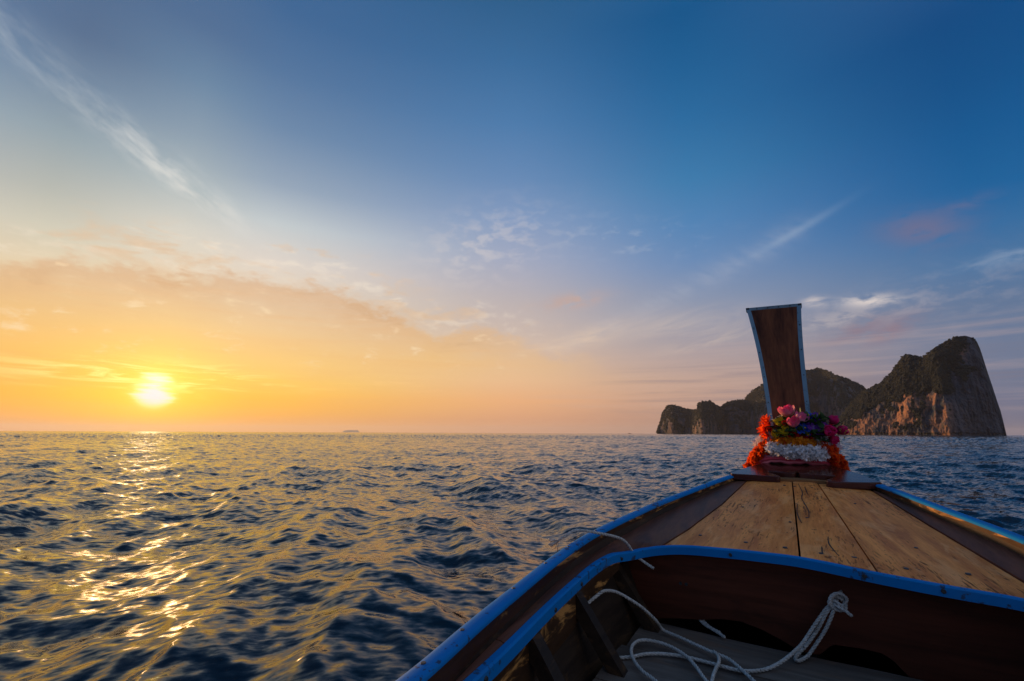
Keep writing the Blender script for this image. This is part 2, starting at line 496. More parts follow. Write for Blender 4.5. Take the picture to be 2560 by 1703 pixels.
M['hull'] = wood('hull_outside', (.10, .045, .022), (.20, .095, .045), (.04, .02, .014), .5, .4)
M['stem'] = wood('stem_rosewood', (0.0578, 0.0163, 0.0082), (0.2584, 0.0884, 0.0354), (0.0272, 0.0095, 0.0068), .6, .36, axis='z', fine=.8, spec=.15)
M['beam'] = wood('pale_beam_wood', (.16, .075, .028), (.30, .15, .06), (.07, .03, .015), .5, .5, axis='y')


def paint(name, col, rough=.4, chip=(.03, .04, .06), amt=.85, metal=0.0):
    m, b = new_mat(name); _, (x, y, z) = ocoord()
    n1 = noise(xyz(x * 6, y * 6, z * 6), 1.0, 5, .6); n2 = noise(xyz(x * 40, y * 40, z * 40), 1.0, 4, .65)
    c = mix(smooth(n1, .3, .7) * .35, col, tuple(.72 * q for q in col))
    n3 = noise(xyz(x * 3, y * 3, z * 3 + 7), 1.0, 4, .6)
    c = mix(smooth(n2 + (n1 - .5) * .5 + (n3 - .5) * .6, .62, .68) * amt, c, chip)
    c = mix(smooth(n3, .5, .75) * .4, c, tuple(.5 * q + .06 for q in col))
    link_in(b.inputs['Base Color'], c); link_in(b.inputs['Roughness'], rough + (n1 - .5) * .25)
    b.inputs['Metallic'].default_value = metal; b.inputs['Specular IOR Level'].default_value = .06
    bump(b, n2, .15, .002)
    return m


M['blue'] = paint('blue_rail_paint', (.004, .18, .52), .68)
M['trim'] = paint('dull_blue_metal_trim', (.20, .33, .42), .42, (.09, .13, .17), .6, .35)


def plain(name, col, rough=.5, metal=0.0):
    m, b = new_mat(name); b.inputs['Base Color'].default_value = col + (1,); b.inputs['Roughness'].default_value = rough
    b.inputs['Metallic'].default_value = metal
    return m


M['screw'] = plain('dull_screw_metal', (.05, .055, .06), .5, .6)
M['corner'] = plain('dark_corner_cap', (.035, .045, .055), .5, .3)
M['void'] = plain('wet_black_bilge', (.006, .005, .005), .8)


def rope_mat():
    m, b = new_mat('white_braided_rope'); v, (x, y, z) = ocoord()
    n = noise(v, 160.0, 4, .6); n2 = noise(v, 14.0, 3)
    c = mix(smooth(n, .35, .7), (.34, .34, .32), (.58, .58, .56)); c = mix(smooth(n2, .45, .75) * .5, c, (.33, .31, .27))
    c = mix(smooth(noise(v, 70.0, 2), .66, .70) * .8, c, (.06, .05, .05))
    link_in(b.inputs['Base Color'], c); b.inputs['Roughness'].default_value = .85
    bump(b, n, .4, .002)
    return m


M['rope'] = rope_mat()


def petal_mat(name, cols, trans=.5, rough=.55):
    """cols: base, middle, tip along the attribute 'along'"""
    m, b = new_mat(name)
    a = X.nt.nodes.new('ShaderNodeAttribute'); a.attribute_name = 'along'
    v, _ = ocoord(); n = noise(v, 90.0, 3)
    f = X(a.outputs['Fac']) + (n - .5) * .25
    c = ramp(f, [(0.0, cols[0] + (1,)), (.5, cols[1] + (1,)), (1.0, cols[2] + (1,))])
    c = mix(orand() * .22, c, tuple(.55 * q for q in cols[1]))
    link_in(b.inputs['Base Color'], c); b.inputs['Roughness'].default_value = rough
    t = X.nt.nodes.new('ShaderNodeBsdfTranslucent'); link_in(t.inputs[0], c)
    mx = X.nt.nodes.new('ShaderNodeMixShader'); mx.inputs[0].default_value = trans
    X.nt.links.new(b.outputs[0], mx.inputs[1]); X.nt.links.new(t.outputs[0], mx.inputs[2])
    X.nt.links.new(mx.outputs[0], X.nt.nodes['Material Output'].inputs[0])
    return m


M['p_rose'] = petal_mat('pink_rose_petal', ((.88, .74, .32), (.86, .42, .46), (.90, .02, .22)))
M['p_cream'] = petal_mat('pale_pink_petal', ((.88, .74, .42), (.86, .48, .56), (.90, .10, .32)))
M['p_red'] = petal_mat('red_petal', ((.60, .01, .012), (.88, .022, .018), (.94, .04, .03)))
M['p_magenta'] = petal_mat('magenta_petal', ((.45, .01, .10), (.72, .015, .17), (.85, .03, .25)))
M['p_purple'] = petal_mat('purple_orchid_petal', ((.75, .65, .85), (.24, .03, .48), (.16, .01, .38)))
M['p_blue'] = petal_mat('blue_petal', ((.05, .10, .60), (.015, .10, .75), (.03, .16, .85)))
M['p_yellow'] = petal_mat('yellow_petal', ((.65, .45, .02), (.90, .70, .02), (.92, .78, .06)))
M['p_orange'] = petal_mat('orange_spike_petal', ((.85, .05, .008), (.97, .075, .010), (.98, .12, .02)), .65)
M['p_white'] = petal_mat('white_floret', ((.75, .76, .82), (.90, .91, .93), (.93, .93, .95)), .22)
M['p_pinkwhite'] = petal_mat('pinkish_white_floret', ((.66, .52, .58), (.80, .66, .72), (.86, .78, .82)))
M['p_marigold'] = petal_mat('marigold_floret', ((.88, .25, .01), (.96, .40, .018), (.97, .52, .04)))
M['p_neon'] = petal_mat('neon_orange_floret', ((.95, .065, .006), (.98, .11, .008), (.98, .19, .015)), .65)
M['p_neonpink'] = petal_mat('hot_pink_floret', ((.80, .03, .12), (.92, .05, .22), (.95, .10, .30)), .65)
M['p_tiny'] = petal_mat('tiny_white_bud', ((.5, .6, .35), (.80, .82, .75), (.85, .86, .80)))
M['leaf'] = petal_mat('dark_green_leaf', ((.010, .030, .008), (.022, .075, .018), (.035, .10, .03)), .2)
M['leaf2'] = petal_mat('mid_green_leaf', ((.03, .07, .02), (.06, .13, .04), (.10, .18, .06)), .2)
M['sprig'] = petal_mat('yellow_green_sprig', ((.12, .16, .02), (.45, .42, .03), (.60, .52, .05)), .25)

m, b = new_mat('dark_red_sash_cloth')
a = X.nt.nodes.new('ShaderNodeAttribute'); a.attribute_name = 'along'
v, _ = ocoord(); n = noise(v, 260.0, 3)
c = ramp(X(a.outputs['Fac']) + (n - .5) * .06, [(0, (.05, .02, .05, 1)), (.1, (.25, .025, .05, 1)), (.22, (.72, .18, .24, 1)), (.34, (.42, .02, .05, 1)), (.5, (.66, .05, .11, 1)), (.62, (.34, .02, .05, 1)), (.74, (.60, .10, .15, 1)), (.84, (.09, .14, .28, 1)), (1, (.07, .11, .24, 1))])
link_in(b.inputs['Base Color'], c); b.inputs['Roughness'].default_value = .7; b.inputs['Sheen Weight'].default_value = .3
bump(b, n, .25, .002)
M['sash'] = m

# sea water
m, b = new_mat('sea_water')
v, (x, y, z) = ocoord()
b.inputs['Base Color'].default_value = (.003, .010, .019, 1); b.inputs['IOR'].default_value = 1.333
b.inputs['Roughness'].default_value = .06
geo = X.nt.nodes.new('ShaderNodeNewGeometry')
nc = noise_col(xyz(x * 1.0 + y * .35, y * 2.0 - x * .6, 0.0), 7.0, 3)
nc2 = noise_col(xyz(x + y * .3, y * 1.7 - x * .5, 5.0), 1.7, 3)


def vm(op, a, bb, k=None):
    n = X.nt.nodes.new('ShaderNodeVectorMath'); n.operation = op
    link_in(n.inputs[0], a)
    if bb is not None: link_in(n.inputs[1], bb)
    if k is not None: n.inputs[3].default_value = k
    return n.outputs[0]


p1 = vm('MULTIPLY', vm('SUBTRACT', nc, (.5, .5, .5)), (.82, .82, 0))
p2 = vm('MULTIPLY', vm('SUBTRACT', nc2, (.5, .5, .5)), (.58, .58, 0))
nn = vm('NORMALIZE', vm('ADD', vm('ADD', geo.outputs['Normal'], p1), p2), None)
X.nt.links.new(nn, b.inputs['Normal'])
M['water'] = m

# limestone with stains; 'veg' attribute carries where plants grow
m, b = new_mat('limestone_cliff')
v, (x, y, z) = ocoord()
streak = noise(xyz(x * .09, y * .09, z * .016), 1.0, 7, .68, .6)
fine = noise(v, .22, 6, .7)
st = noise(xyz(x * .018, y * .018, z * .012), 1.0, 5, .6, .5)
a = X.nt.nodes.new('ShaderNodeAttribute'); a.attribute_name = 'veg'
a2 = X.nt.nodes.new('ShaderNodeAttribute'); a2.attribute_name = 'ochre'
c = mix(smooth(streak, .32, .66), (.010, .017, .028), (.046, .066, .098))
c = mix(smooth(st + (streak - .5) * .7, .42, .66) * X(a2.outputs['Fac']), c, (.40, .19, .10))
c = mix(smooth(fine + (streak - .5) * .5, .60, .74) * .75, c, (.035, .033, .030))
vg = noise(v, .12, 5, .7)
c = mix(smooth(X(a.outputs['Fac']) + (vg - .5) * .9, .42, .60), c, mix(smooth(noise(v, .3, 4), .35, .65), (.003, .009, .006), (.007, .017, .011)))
link_in(b.inputs['Base Color'], c); b.inputs['Roughness'].default_value = .9
bump(b, streak * .7 + fine * .6, .9, 5.0)
M['rock'] = m

m, b = new_mat('forest_leaves')
v, _ = ocoord()
c = mix(smooth(noise(v, .09, 4, .7), .3, .7), (.003, .009, .006), (.007, .017, .011))
link_in(b.inputs['Base Color'], c); b.inputs['Roughness'].default_value = .9
bump(b, noise(v, .7, 4, .7), 1.0, 2.0)
M['forest'] = m
M['islet'] = plain('far_islet_rock', (.16, .15, .13), .9)

# ------------------------------------------------------------------ boat frame
K = 0.65                        # boat numbers below are in units of 0.65 m measured from the viewer's eye
BOAT_ROT = R(90 - 30.573)


def P(p):
    p = np.asarray(p, float)
    return np.stack([p[..., 0] * K, -p[..., 1] * K, p[..., 2] * K + EYE], -1)


T0 = .04
_ws = [(-3.4, .84), (-2, .90), (-.5, .935), (.97, .937), (1.33, .988), (1.63, 1.012), (2, 1.04), (2.4, 1.044), (2.77, 1.0), (3.34, .89), (3.86, .735), (4.29, .595), (4.62, .455), (4.9, .29), (5.1, .13), (5.2, .06), (5.6, .04)]
_s = np.linspace(-3.6, 5.8, 941); _w = np.interp(_s, [q[0] for q in _ws], [q[1] for q in _ws])
_k = np.exp(-.5 * (np.arange(-30, 31) / 10) ** 2); _k /= _k.sum()
_w = np.convolve(np.pad(_w, 30, 'edge'), _k, 'valid')


def halfw(s): return np.interp(s, _s, _w)
def zg(s): return -0.62 + 0.28 * (np.asarray(s) / 4.6) ** 2 * np.sign(s)


def wl_half(s):                 # half beam at the waterline
    return halfw(np.asarray(s) + .35 * 1.4) * .60


# ------------------------------------------------------------------ sea
def build_sea():
    ths = np.concatenate([np.linspace(-62, 62, 760), np.linspace(62, 298, 80)[1:-1]])
    ths = np.radians(ths)
    r1 = np.geomspace(.9, 7, 250)[:-1]; r2 = np.geomspace(7, 90, 380)[:-1]; r3 = np.geomspace(90, 1600, 420)[:-1]; r4 = np.geomspace(1600, 26500, 26)
    rs = np.concatenate([[0.02, .5], r1, r2, r3, r4])
    n, mth = len(rs), len(ths)
    x0 = (rs[:, None] * np.sin(ths)[None, :]).astype(np.float32); y0 = (rs[:, None] * np.cos(ths)[None, :]).astype(np.float32)
    cell = np.gradient(rs).astype(np.float32)[:, None]
    dz_, dxx, dyy = np.zeros_like(x0), np.zeros_like(x0), np.zeros_like(x0)
    N = 160
    lam = np.geomspace(.11, 7.5, N); rng2 = np.random.default_rng(5)
    trains = (R(72), R(205))      # one wave train from the left, one running towards the viewer
    slope = .025 * np.exp(-.5 * (np.log(lam / .45) / .95) ** 2) + .0115 * np.exp(-.5 * (np.log(lam / 3.0) / .6) ** 2) + .005
    for i in range(N):
        spread = .26 + .26 * (lam[i] < .5)
        th = trains[int(rng2.random() < .33)] + rng2.normal(0, spread); k = 2 * math.pi / lam[i]
        a = slope[i] / k * rng2.uniform(.6, 1.4)
        kx, ky = k * math.sin(th), k * math.cos(th)
        fade = np.clip((lam[i] / cell - .9) / 1.2, 0, 1)
        if fade.max() <= 0: continue
        rows = np.where(fade[:, 0] > 0)[0]; sl_ = slice(rows[0], rows[-1] + 1)
        ph = kx * x0[sl_] + ky * y0[sl_] + rng2.uniform(0, 6.283)
        A = (a * fade[sl_]).astype(np.float32)
        dz_[sl_] += A * np.cos(ph); q = A * np.sin(ph) * .72
        dxx[sl_] -= q * math.sin(th); dyy[sl_] -= q * math.cos(th)
    # gusts: patches of calmer and rougher water
    g = .75 + .55 * fbm(x0 / 5.5 + 50, y0 / 5.5 + 50, np.zeros_like(x0), 3)
    # beyond the range where single wavelets can be meshed, random chop keeps the facets as steep as near by
    far = np.clip((rs[:, None] - 45) / 90, 0, 1) * np.clip((9000 - rs[:, None]) / 4000, 0, 1)
    dz_ += (far * np.minimum(cell * .12, .11)).astype(np.float32) * rng2.normal(0, 1, x0.shape).astype(np.float32)
    V = np.stack([x0 + dxx * g, y0 + dyy * g, dz_ * g], -1).reshape(-1, 3)
    F = gridfaces(n, mth, 0, True)
    # no sea inside the hull
    c, s_ = math.cos(BOAT_ROT), math.sin(BOAT_ROT)
    ctr = V[F].mean(1); ls = (ctr[:, 0] * c + ctr[:, 1] * s_) / K; lt = (ctr[:, 0] * s_ - ctr[:, 1] * c) / K
    inside = (ls > -3.35) & (ls < 4.6) & (np.abs(lt - T0) < wl_half(ls) - .10)
    F = F[~inside][:, ::-1]
    o = obj('sea_water', V, F, M['water'])
    tag(o, 'dark choppy sea catching gold light from the setting sun', kind='structure')


build_sea()


# ------------------------------------------------------------------ islands
def dirs(a): return np.sin(np.radians(a)), np.cos(np.radians(a))


def ico():
    import bmesh
    bm = bmesh.new(); bmesh.ops.create_icosphere(bm, subdivisions=1, radius=1)
    v = np.array([p.co[:] for p in bm.verts]); f = np.array([[q.index for q in p.verts] for p in bm.faces]); bm.free()
    return v, f


ICO = ico()


def island(name, label, sil, dist, plan, Ff, vegf, ochf, na, nf, seed, amp, ntree, tree_r, undercut=True, forest_label=''):
    A = np.linspace(sil[0][0], sil[-1][0], na)
    E = np.interp(A, [q[0] for q in sil], [q[1] for q in sil])
    E = E + .0 * A
    nb = nf // 4
    p = np.concatenate([np.linspace(-.04, 1, nf), np.linspace(1, -.04, nb)[1:]])
    front = np.concatenate([np.ones(nf), np.zeros(nb - 1)])
    AA, PP = np.meshgrid(A, p); FR = np.repeat(front[:, None], na, 1)
    pl = np.array([plan(a) for a in A])[None, :]; Fw = np.array([Ff(a) for a in A])[None, :]
    Hh = (dist + pl + Fw) * np.tan(np.radians(np.repeat(E[None, :], len(p), 0)))
    pc = np.clip(PP, 0, 1)
    dep = np.where(FR > 0, Fw * (.30 * pc + .70 * pc ** 3.0), Fw + Fw * 1.4 * (1 - pc) ** .7)
    Z = PP * Hh
    D = dist + pl + dep
    sx, cx = dirs(AA); lx = D * sx; ly = D * cx
    # rock relief: vertical flutes, ledges and hollows, pushed along the line of the cliff's depth
    n1 = fbm(lx / 60 + seed, ly / 60, Z / 130, 5, .55) - .5
    n2 = np.abs(fbm(lx / 17 + seed, ly / 17, Z / 55 + 9, 5, .6) - .5)
    n3 = fbm(lx / 9 + seed, ly / 9, Z / 7, 4, .6) - .5
    n0 = fbm(lx / 95 + seed * 3, ly / 95, Z / 160, 3, .5) - .5
    off = amp * (2.6 * n0 + 2.0 * n1 - 1.8 * n2 + .6 * n3)
    if undercut: off = off + np.where(pc * Hh < 5, 6.0, 0) * FR
    D2 = D + off * np.where(FR > 0, 1, .3) * np.clip(Hh / 40, .1, 1)
    Z2 = Z + np.clip(pc * 4 - 3, 0, 1) * n3 * amp * .35
    V = np.stack([D2 * sx, D2 * cx, Z2], -1)
    veg = vegf(AA, pc, fbm(lx / 22 + seed, ly / 22, Z / 22, 4) - .5)
    veg = np.where(FR > 0, veg, .9)
    och = ochf(AA, pc)
    o = obj(name, V.reshape(-1, 3), gridfaces(len(p), na)[:, ::-1], M['rock'], None, True, {'veg': veg.ravel(), 'ochre': och.ravel()})
    tag(o, label, kind='structure')
    # tree crowns: too many and too small to count
    r2 = np.random.default_rng(seed)
    wgt = np.clip(veg - .38, 0, 1) * (Z > 6) * (FR * .999 + (pc > .85) * .3); wgt = (wgt * (AA < sil[-1][0] - .75)).ravel(); wgt = wgt / wgt.sum()
    pick = r2.choice(len(wgt), ntree, p=wgt); base = V.reshape(-1, 3)[pick] + r2.normal(0, 1.2, (ntree, 3))
    rad = tree_r * r2.uniform(.55, 1.35, ntree) * np.where(r2.random(ntree) < .06, 1.5, 1)
    iv, iF = ICO
    jit = r2.uniform(.65, 1.3, (ntree, len(iv), 1))
    TV = base[:, None, :] + iv[None] * jit * rad[:, None, None] * np.array([1, 1, .95]) + np.array([0, 0, .35]) * rad[:, None, None]
    TF = (iF[None] + (np.arange(ntree) * len(iv))[:, None, None]).reshape(-1, 3)
    fo = obj('forest', TV.reshape(-1, 3), TF, M['forest'], None, False)
    tag(fo, forest_label, kind='stuff')


SIL_L = [(17.35, 0.0), (17.41, .3), (17.73, 1.07), (18.18, 2.5), (18.67, 3.2), (19.31, 3.33), (20.05, 3.1), (20.81, 2.75), (21.98, 2.72), (22.16, 3.4), (22.56, 3.62), (23.41, 3.64), (24.05, 3.2), (24.49, 2.95), (24.76, 3.25), (25.61, 3.63), (26.95, 3.74), (27.31, 4.2), (27.83, 4.7), (28.83, 5.28), (30.64, 6.2), (33.07, 6.64), (34.18, 6.7), (34.92, 6.47), (35.58, 5.98), (36.59, 5.46), (37.22, 5.0), (37.69, 4.66), (38.0, 4.2), (38.6, 3.0), (39.0, 0.0)]
SIL_R = [(34.6, 0.0), (34.77, .4), (35.11, 1.0), (35.84, 2.15), (36.98, 3.5), (37.84, 4.3), (38.3, 4.48), (39.12, 4.9), (39.82, 5.66), (40.31, 6.16), (40.73, 6.9), (41.02, 7.33), (41.39, 7.5), (41.94, 7.24), (42.51, 7.04), (42.89, 7.41), (43.63, 7.92), (44.48, 8.4), (45.15, 8.7), (45.58, 8.68), (46.06, 8.38), (46.20, 8.1), (46.30, 7.5), (46.36, 6.8), (46.46, 5.5), (46.58, 4.2), (46.70, 2.7), (46.78, 2.0), (46.80, .9), (46.82, 0.0)]


def plan_R(a):
    lat = 1250 * math.radians(a - 43.4)
    return -lat * math.tan(R(37)) if lat < 0 else lat * math.tan(R(50))


def veg_R(A, p, n):
    line = np.interp(A, [34.5, 36, 38, 40, 41.5, 43, 44, 44.6, 45.4, 46.2, 46.9], [.30, .42, .50, .52, .38, .42, .55, .78, .86, .90, 1.1])
    low = np.exp(-((A - 40.6) / 1.1) ** 2 - ((p - .10) / .09) ** 2) * .5
    return np.clip(.5 + (p - line) * 2.6 + n * 3.4, 0, 1) + low


def och_R(A, p):
    return np.clip(1.15 - np.abs(p - .28) * 1.6, 0, 1) * np.interp(A, [34, 38, 40, 43.2, 44.0, 47], [.45, .8, 1, .95, .12, .02]) + np.exp(-((A - 45.1) / .5) ** 2 - ((p - .80) / .08) ** 2) * .8


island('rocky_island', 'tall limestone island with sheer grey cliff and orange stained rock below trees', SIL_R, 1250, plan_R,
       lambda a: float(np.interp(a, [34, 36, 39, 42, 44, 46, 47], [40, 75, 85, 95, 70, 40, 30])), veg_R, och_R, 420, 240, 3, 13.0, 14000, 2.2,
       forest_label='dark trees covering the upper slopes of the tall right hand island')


def plan_L(a):
    return 120 + 90 * math.sin((a - 17) * .9) + 60 * math.sin((a - 20) * 1.9) + (a - 28) * -6


def veg_L(A, p, n):
    return np.clip(.52 + (p - .40) * 1.2 + n * 3.0, 0, 1)


island('rocky_headland', 'long low rocky headland with rounded wooded hills behind the prow', SIL_L, 1900, plan_L,
       lambda a: float(np.interp(a, [17, 19, 25, 31, 36, 39], [50, 90, 120, 190, 150, 60])), veg_L,
       lambda A, p: np.clip(.9 - np.abs(p - .25) * 2, 0, 1) * .6, 460, 160, 8, 15.0, 11000, 3.0,
       forest_label='dark woods over the rounded hills of the distant headland')

# faint islet on the horizon
ang_c = R(-19.06); q = np.linspace(0, 1, 41)
prof = np.interp(q, [0, .06, .13, .3, .5, .62, .66, .84, .9, 1], [0, 20, 30, 40, 42, 38, 36, 44, 30, 0]) * 2.6
DI = 24000; half = 420
prof = prof + (fbm(q * 30, q * 0, q * 0, 3) - .5) * 8 * np.clip(prof / 20, 0, 1)
rowsI = []
for dep, hs in ((-320, 0), (-220, .55), (-80, .95), (40, 1.0), (200, .6), (360, 0)):
    lat = (q - .5) * 2 * half * (1 - .15 * abs(dep) / 360)
    rowsI.append(np.stack([math.sin(ang_c) * (DI + dep) + math.cos(ang_c) * lat, math.cos(ang_c) * (DI + dep) - math.sin(ang_c) * lat, prof * hs - .5], -1))
o = obj('islet', np.array(rowsI).reshape(-1, 3), gridfaces(6, 41)[:, ::-1], M['islet'])
tag(o, 'tiny faint flat topped islet on the horizon right of the sun', kind='structure')

# ------------------------------------------------------------------ the boat
boat = empty('longtail_boat'); boat.rotation_euler.z = BOAT_ROT
tag(boat, 'wooden longtail boat with blue rails and tall dark upright prow', 'boat')


def side(sg, s, inset=0.0):
    """lateral position of the gunwale's outer edge, moved inboard by inset"""
    return T0 + sg * (halfw(s) - inset)


# hull shell
def build_hull():
    S = np.linspace(-3.4, 5.22, 90); zz = np.array([0, .12, .25, .42, .6, .8, 1.0, 1.2, 1.4, 1.6]); rows = []
    fac = np.array([1, .985, .955, .90, .83, .75, .66, .55, .38, .0])

    def shell(inset, zcut):
        out = []
        for s in S:
            g = float(zg(s)) - .012; r = []
            for z, f in zip(zz, fac):
                w = max(float(halfw(s + .35 * z)) - inset, .02) * f
                zr = max(g - z, zcut)
                r.append((s, w, zr))
            ring = [(a, T0 + w_, c_) for a, w_, c_ in r] + [(a, T0 - w_, c_) for a, w_, c_ in r[::-1][1:]]
            out.append(ring)
        return np.array(out)
    outer = shell(.012, -9); inner = shell(.05, -1.62)
    n, m_, _ = outer.shape
    V = np.concatenate([P(outer).reshape(-1, 3), P(inner).reshape(-1, 3)]); o_ = n * m_
    F = [tuple(q) for q in gridfaces(n, m_)] + [tuple(q[::-1]) for q in gridfaces(n, m_, o_)]
    for i in range(n - 1):
        for j in (0, m_ - 1): F.append((i * m_ + j, (i + 1) * m_ + j, o_ + (i + 1) * m_ + j, o_ + i * m_ + j))
    for i in (0, n - 1):
        for j in range(m_ - 1): F.append((i * m_ + j, i * m_ + j + 1, o_ + i * m_ + j + 1, o_ + i * m_ + j))
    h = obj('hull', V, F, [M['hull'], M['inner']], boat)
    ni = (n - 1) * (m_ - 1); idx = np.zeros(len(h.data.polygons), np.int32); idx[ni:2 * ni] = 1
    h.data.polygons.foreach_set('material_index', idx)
    sharp(h, 50)
    # transom closing the stern
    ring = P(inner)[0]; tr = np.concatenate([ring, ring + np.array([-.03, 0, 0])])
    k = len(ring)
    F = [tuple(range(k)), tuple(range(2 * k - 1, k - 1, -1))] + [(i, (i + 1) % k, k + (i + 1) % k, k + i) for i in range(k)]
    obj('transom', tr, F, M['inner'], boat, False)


build_hull()

S_r = np.linspace(-3.4, 4.50, 150)
half_round = [(-.036, -.010), (-.038, .002), (-.031, .009), (-.012, .0125), (.012, .0125), (.031, .009), (.038, .002), (.036, -.010)]
for sg in (-1, 1):
    end = 4.50 if sg < 0 else 4.42
    s = np.linspace(-3.4, end, 150)
    path = P(np.stack([s, side(sg, s, .028), zg(s) - .006], -1))
    v, f = sweep(path, np.array(half_round) * K * .80)
    obj('gunwale_rail', v, f, M['blue'], boat, auto=60)
    # inner face of the gunwale plank below the rail
    s = np.linspace(-3.4, end + .05, 120)
    foot = np.interp(s, [0, 3, 4.5], [.088, .082, .050])
    pl = np.stack([np.stack([s, side(sg, s, .056), zg(s) - .014], -1), np.stack([s, side(sg, s, .054), zg(s) - foot], -1)], 1)
    v, f = slab(P(pl), 0, down=np.array([0, (.030 if sg < 0 else -.030) * K, 0]))
    g = obj('gunwale_board', v, f, M['gunwale'], boat, False)
    g['label'] = 'dark worn inner face of the left gunwale' if sg < 0 else 'inner face of the right gunwale worn to yellow wood'

# coaming opening (left half), mirrored to the right with the deck camber
COAM_L = [(-3.2, -.76), (-1.5, -.80), (.2, -.815), (1.2, -.838), (1.7, -.868), (2.0, -.879), (2.315, -.878), (2.53, -.838), (2.65, -.785), (2.715, -.715), (2.75, -.56), (2.73, -.342), (2.712, -.15), (2.70, 0)]
COAM_R = [(-3.2, .84), (-1.5, .88), (.2, .895), (1.2, .918), (1.7, .95), (2.0, .966), (2.28, .968), (2.46, .945), (2.58, .89), (2.63, .80), (2.645, .70), (2.635, .515), (2.65, .273)]


def deck_z(s, t): return -.578 + .112 * (s - 2.7) - .085 * (t - T0) ** 2


def side_z(s): return zg(s) - .088


def coam_z(s, t):
    k = np.clip((s - 2.46) / .26, 0, 1); k = k * k * (3 - 2 * k)
    return side_z(s) * (1 - k) + deck_z(s, t) * k


loop2 = catmull([(a, b_, 0) for a, b_ in COAM_L + COAM_R[::-1]], 10)
seg = np.concatenate([[0], np.cumsum(np.linalg.norm(np.diff(loop2[:, :2], axis=0), axis=1))])
uu = np.linspace(0, seg[-1], 320)
cs, ct = np.interp(uu, seg, loop2[:, 0]), np.interp(uu, seg, loop2[:, 1])
cpath = P(np.stack([cs, ct, coam_z(cs, ct) - .010], -1))
cprof = [(-.016, -.027), (-.019, .006), (-.013, .016), (.009, .016), (.016, .010), (.016, -.027)]
v, f = sweep(cpath, np.array(cprof) * K)
obj('coaming_rail', v, f, M['blue'], boat, auto=40)
# screws along the coaming rail face and the gunwale rails
import bmesh
bm = bmesh.new(); bmesh.ops.create_cone(bm, cap_ends=True, segments=10, radius1=.0062 * K * 1.2, radius2=.005 * K * 1.2, depth=.004 * K)
scr_me = bpy.data.meshes.new('screw'); bm.to_mesh(scr_me); bm.free(); scr_me.materials.append(M['screw'])


def screw(loc, nrm, sc=1.0):
    o_ = bpy.data.objects.new('screw', scr_me); o_.location = loc; o_.scale = (sc,) * 3
    o_.rotation_euler = Vector(nrm).to_track_quat('Z', 'Y').to_euler(); link(o_, boat)


Tc, Sc_, Uc = frames(cpath)
for k in list(range(8, 320, 11)):
    kk = min(319, k + random.randint(-3, 3))
    if 1.0 < cs[kk]:
        screw(cpath[kk] + Sc_[kk] * .019 * K + Uc[kk] * random.uniform(-.016, .0) * K, Sc_[kk], 1.25)
for s in np.arange(1.0, 4.4, .31):
    s = s + random.uniform(-.08, .08)
    screw(P((s, float(side(-1, s, .020)), float(zg(s)) + .0045)), (0, 0, 1), 1.1)

# side decks and the dark outer boards beside the fore deck
SEAM_L = ([2.60, 2.645, 3.08, 3.69, 4.42, 4.5], [-.705, -.692, -.566, -.437, -.334, -.32])
SEAM_R = ([2.55, 2.886, 3.6, 4.374, 4.5], [.885, .808, .66, .514, .49])
for sg in (-1, 1):
    # aft of the fore deck: from gunwale foot to the coaming
    for (sa, sb) in ((-3.3, 1.42), (1.426, 2.60)):
        s = np.linspace(sa, sb, 60)
        msk = cs < 2.601; half_ = (ct < 0) if sg < 0 else (ct > 0)
        ii = np.where(msk & half_)[0]; order = np.argsort(cs[ii]); tin = np.interp(s, cs[ii][order], ct[ii][order]) + sg * .012
        tout = side(sg, s, .058)
        zo = zg(s) - .080; zi = coam_z(s, tin)
        top = np.stack([np.stack([s, tout + (tin - tout) * k, zo + (zi - zo) * k + .003 * math.sin(k * 3.1)], -1) for k in (0, .25, .5, .75, 1)], 1)
        v, f = slab(P(top), .03 * K)
        obj('side_deck', v, f, M['sidedeck'], boat, auto=40)
    s = np.linspace(2.606, 4.47 if sg < 0 else 4.40, 60)
    sm = SEAM_L if sg < 0 else SEAM_R
    tin = np.interp(s, *sm) + sg * .004
    ii = np.where((cs > 2.3) & ((ct < -.57) if sg < 0 else (ct > .71)))[0]; order = np.argsort(cs[ii]); tc_ = np.interp(s, cs[ii][order], ct[ii][order]) + sg * .012
    near = s < np.max(cs[ii])
    tin = np.where(near, np.minimum(tin, tc_) if sg < 0 else np.maximum(tin, tc_), tin); tout = side(sg, s, .058)
    zi = deck_z(s, tin); zo = zg(s) - np.interp(s, [2.6, 3, 4.5], [.080, .075, .045]); zo = zo * 1
    top = np.stack([np.stack([s, tout + (tin - tout) * k, zo + (zi - zo) * k + .004 * math.sin(k * 3.1)], -1) for k in (0, .25, .5, .75, 1)], 1)
    v, f = slab(P(top), .03 * K)
    obj('side_board', v, f, M['sidedeck'], boat, auto=40)


# fore deck planks
def front_s(t):                 # the aft edge of the deck follows the coaming
    ii = np.where(cs > 2.3)[0]
    return np.interp(t, ct[ii], cs[ii]) + .012


def plank(inner, outer, s_end, name='deck_plank', lift=0.0):
    n_, m_ = 50, 9; top = np.zeros((n_, m_, 3))
    for j in range(m_):
        k = j / (m_ - 1)
        ta = np.interp(2.7, *inner) * (1 - k) + np.interp(2.7, *outer) * k
        s0 = float(front_s(ta)); s = np.linspace(s0, s_end, n_)
        t = np.interp(s, *inner) * (1 - k) + np.interp(s, *outer) * k
        edge_drop = .004 * max(0, abs(k - .5) * 2 - .93) / .07
        z = deck_z(s, t) + lift - edge_drop + (fbm(s * 1.7 + lift * 900, t * 5, s * 0, 3) - .5) * .008
        top[:, j] = np.stack([s, t, z], -1)
    v, f = slab(P(top), .035 * K)
    return obj(name, v, f, M['deck'], boat, auto=40)


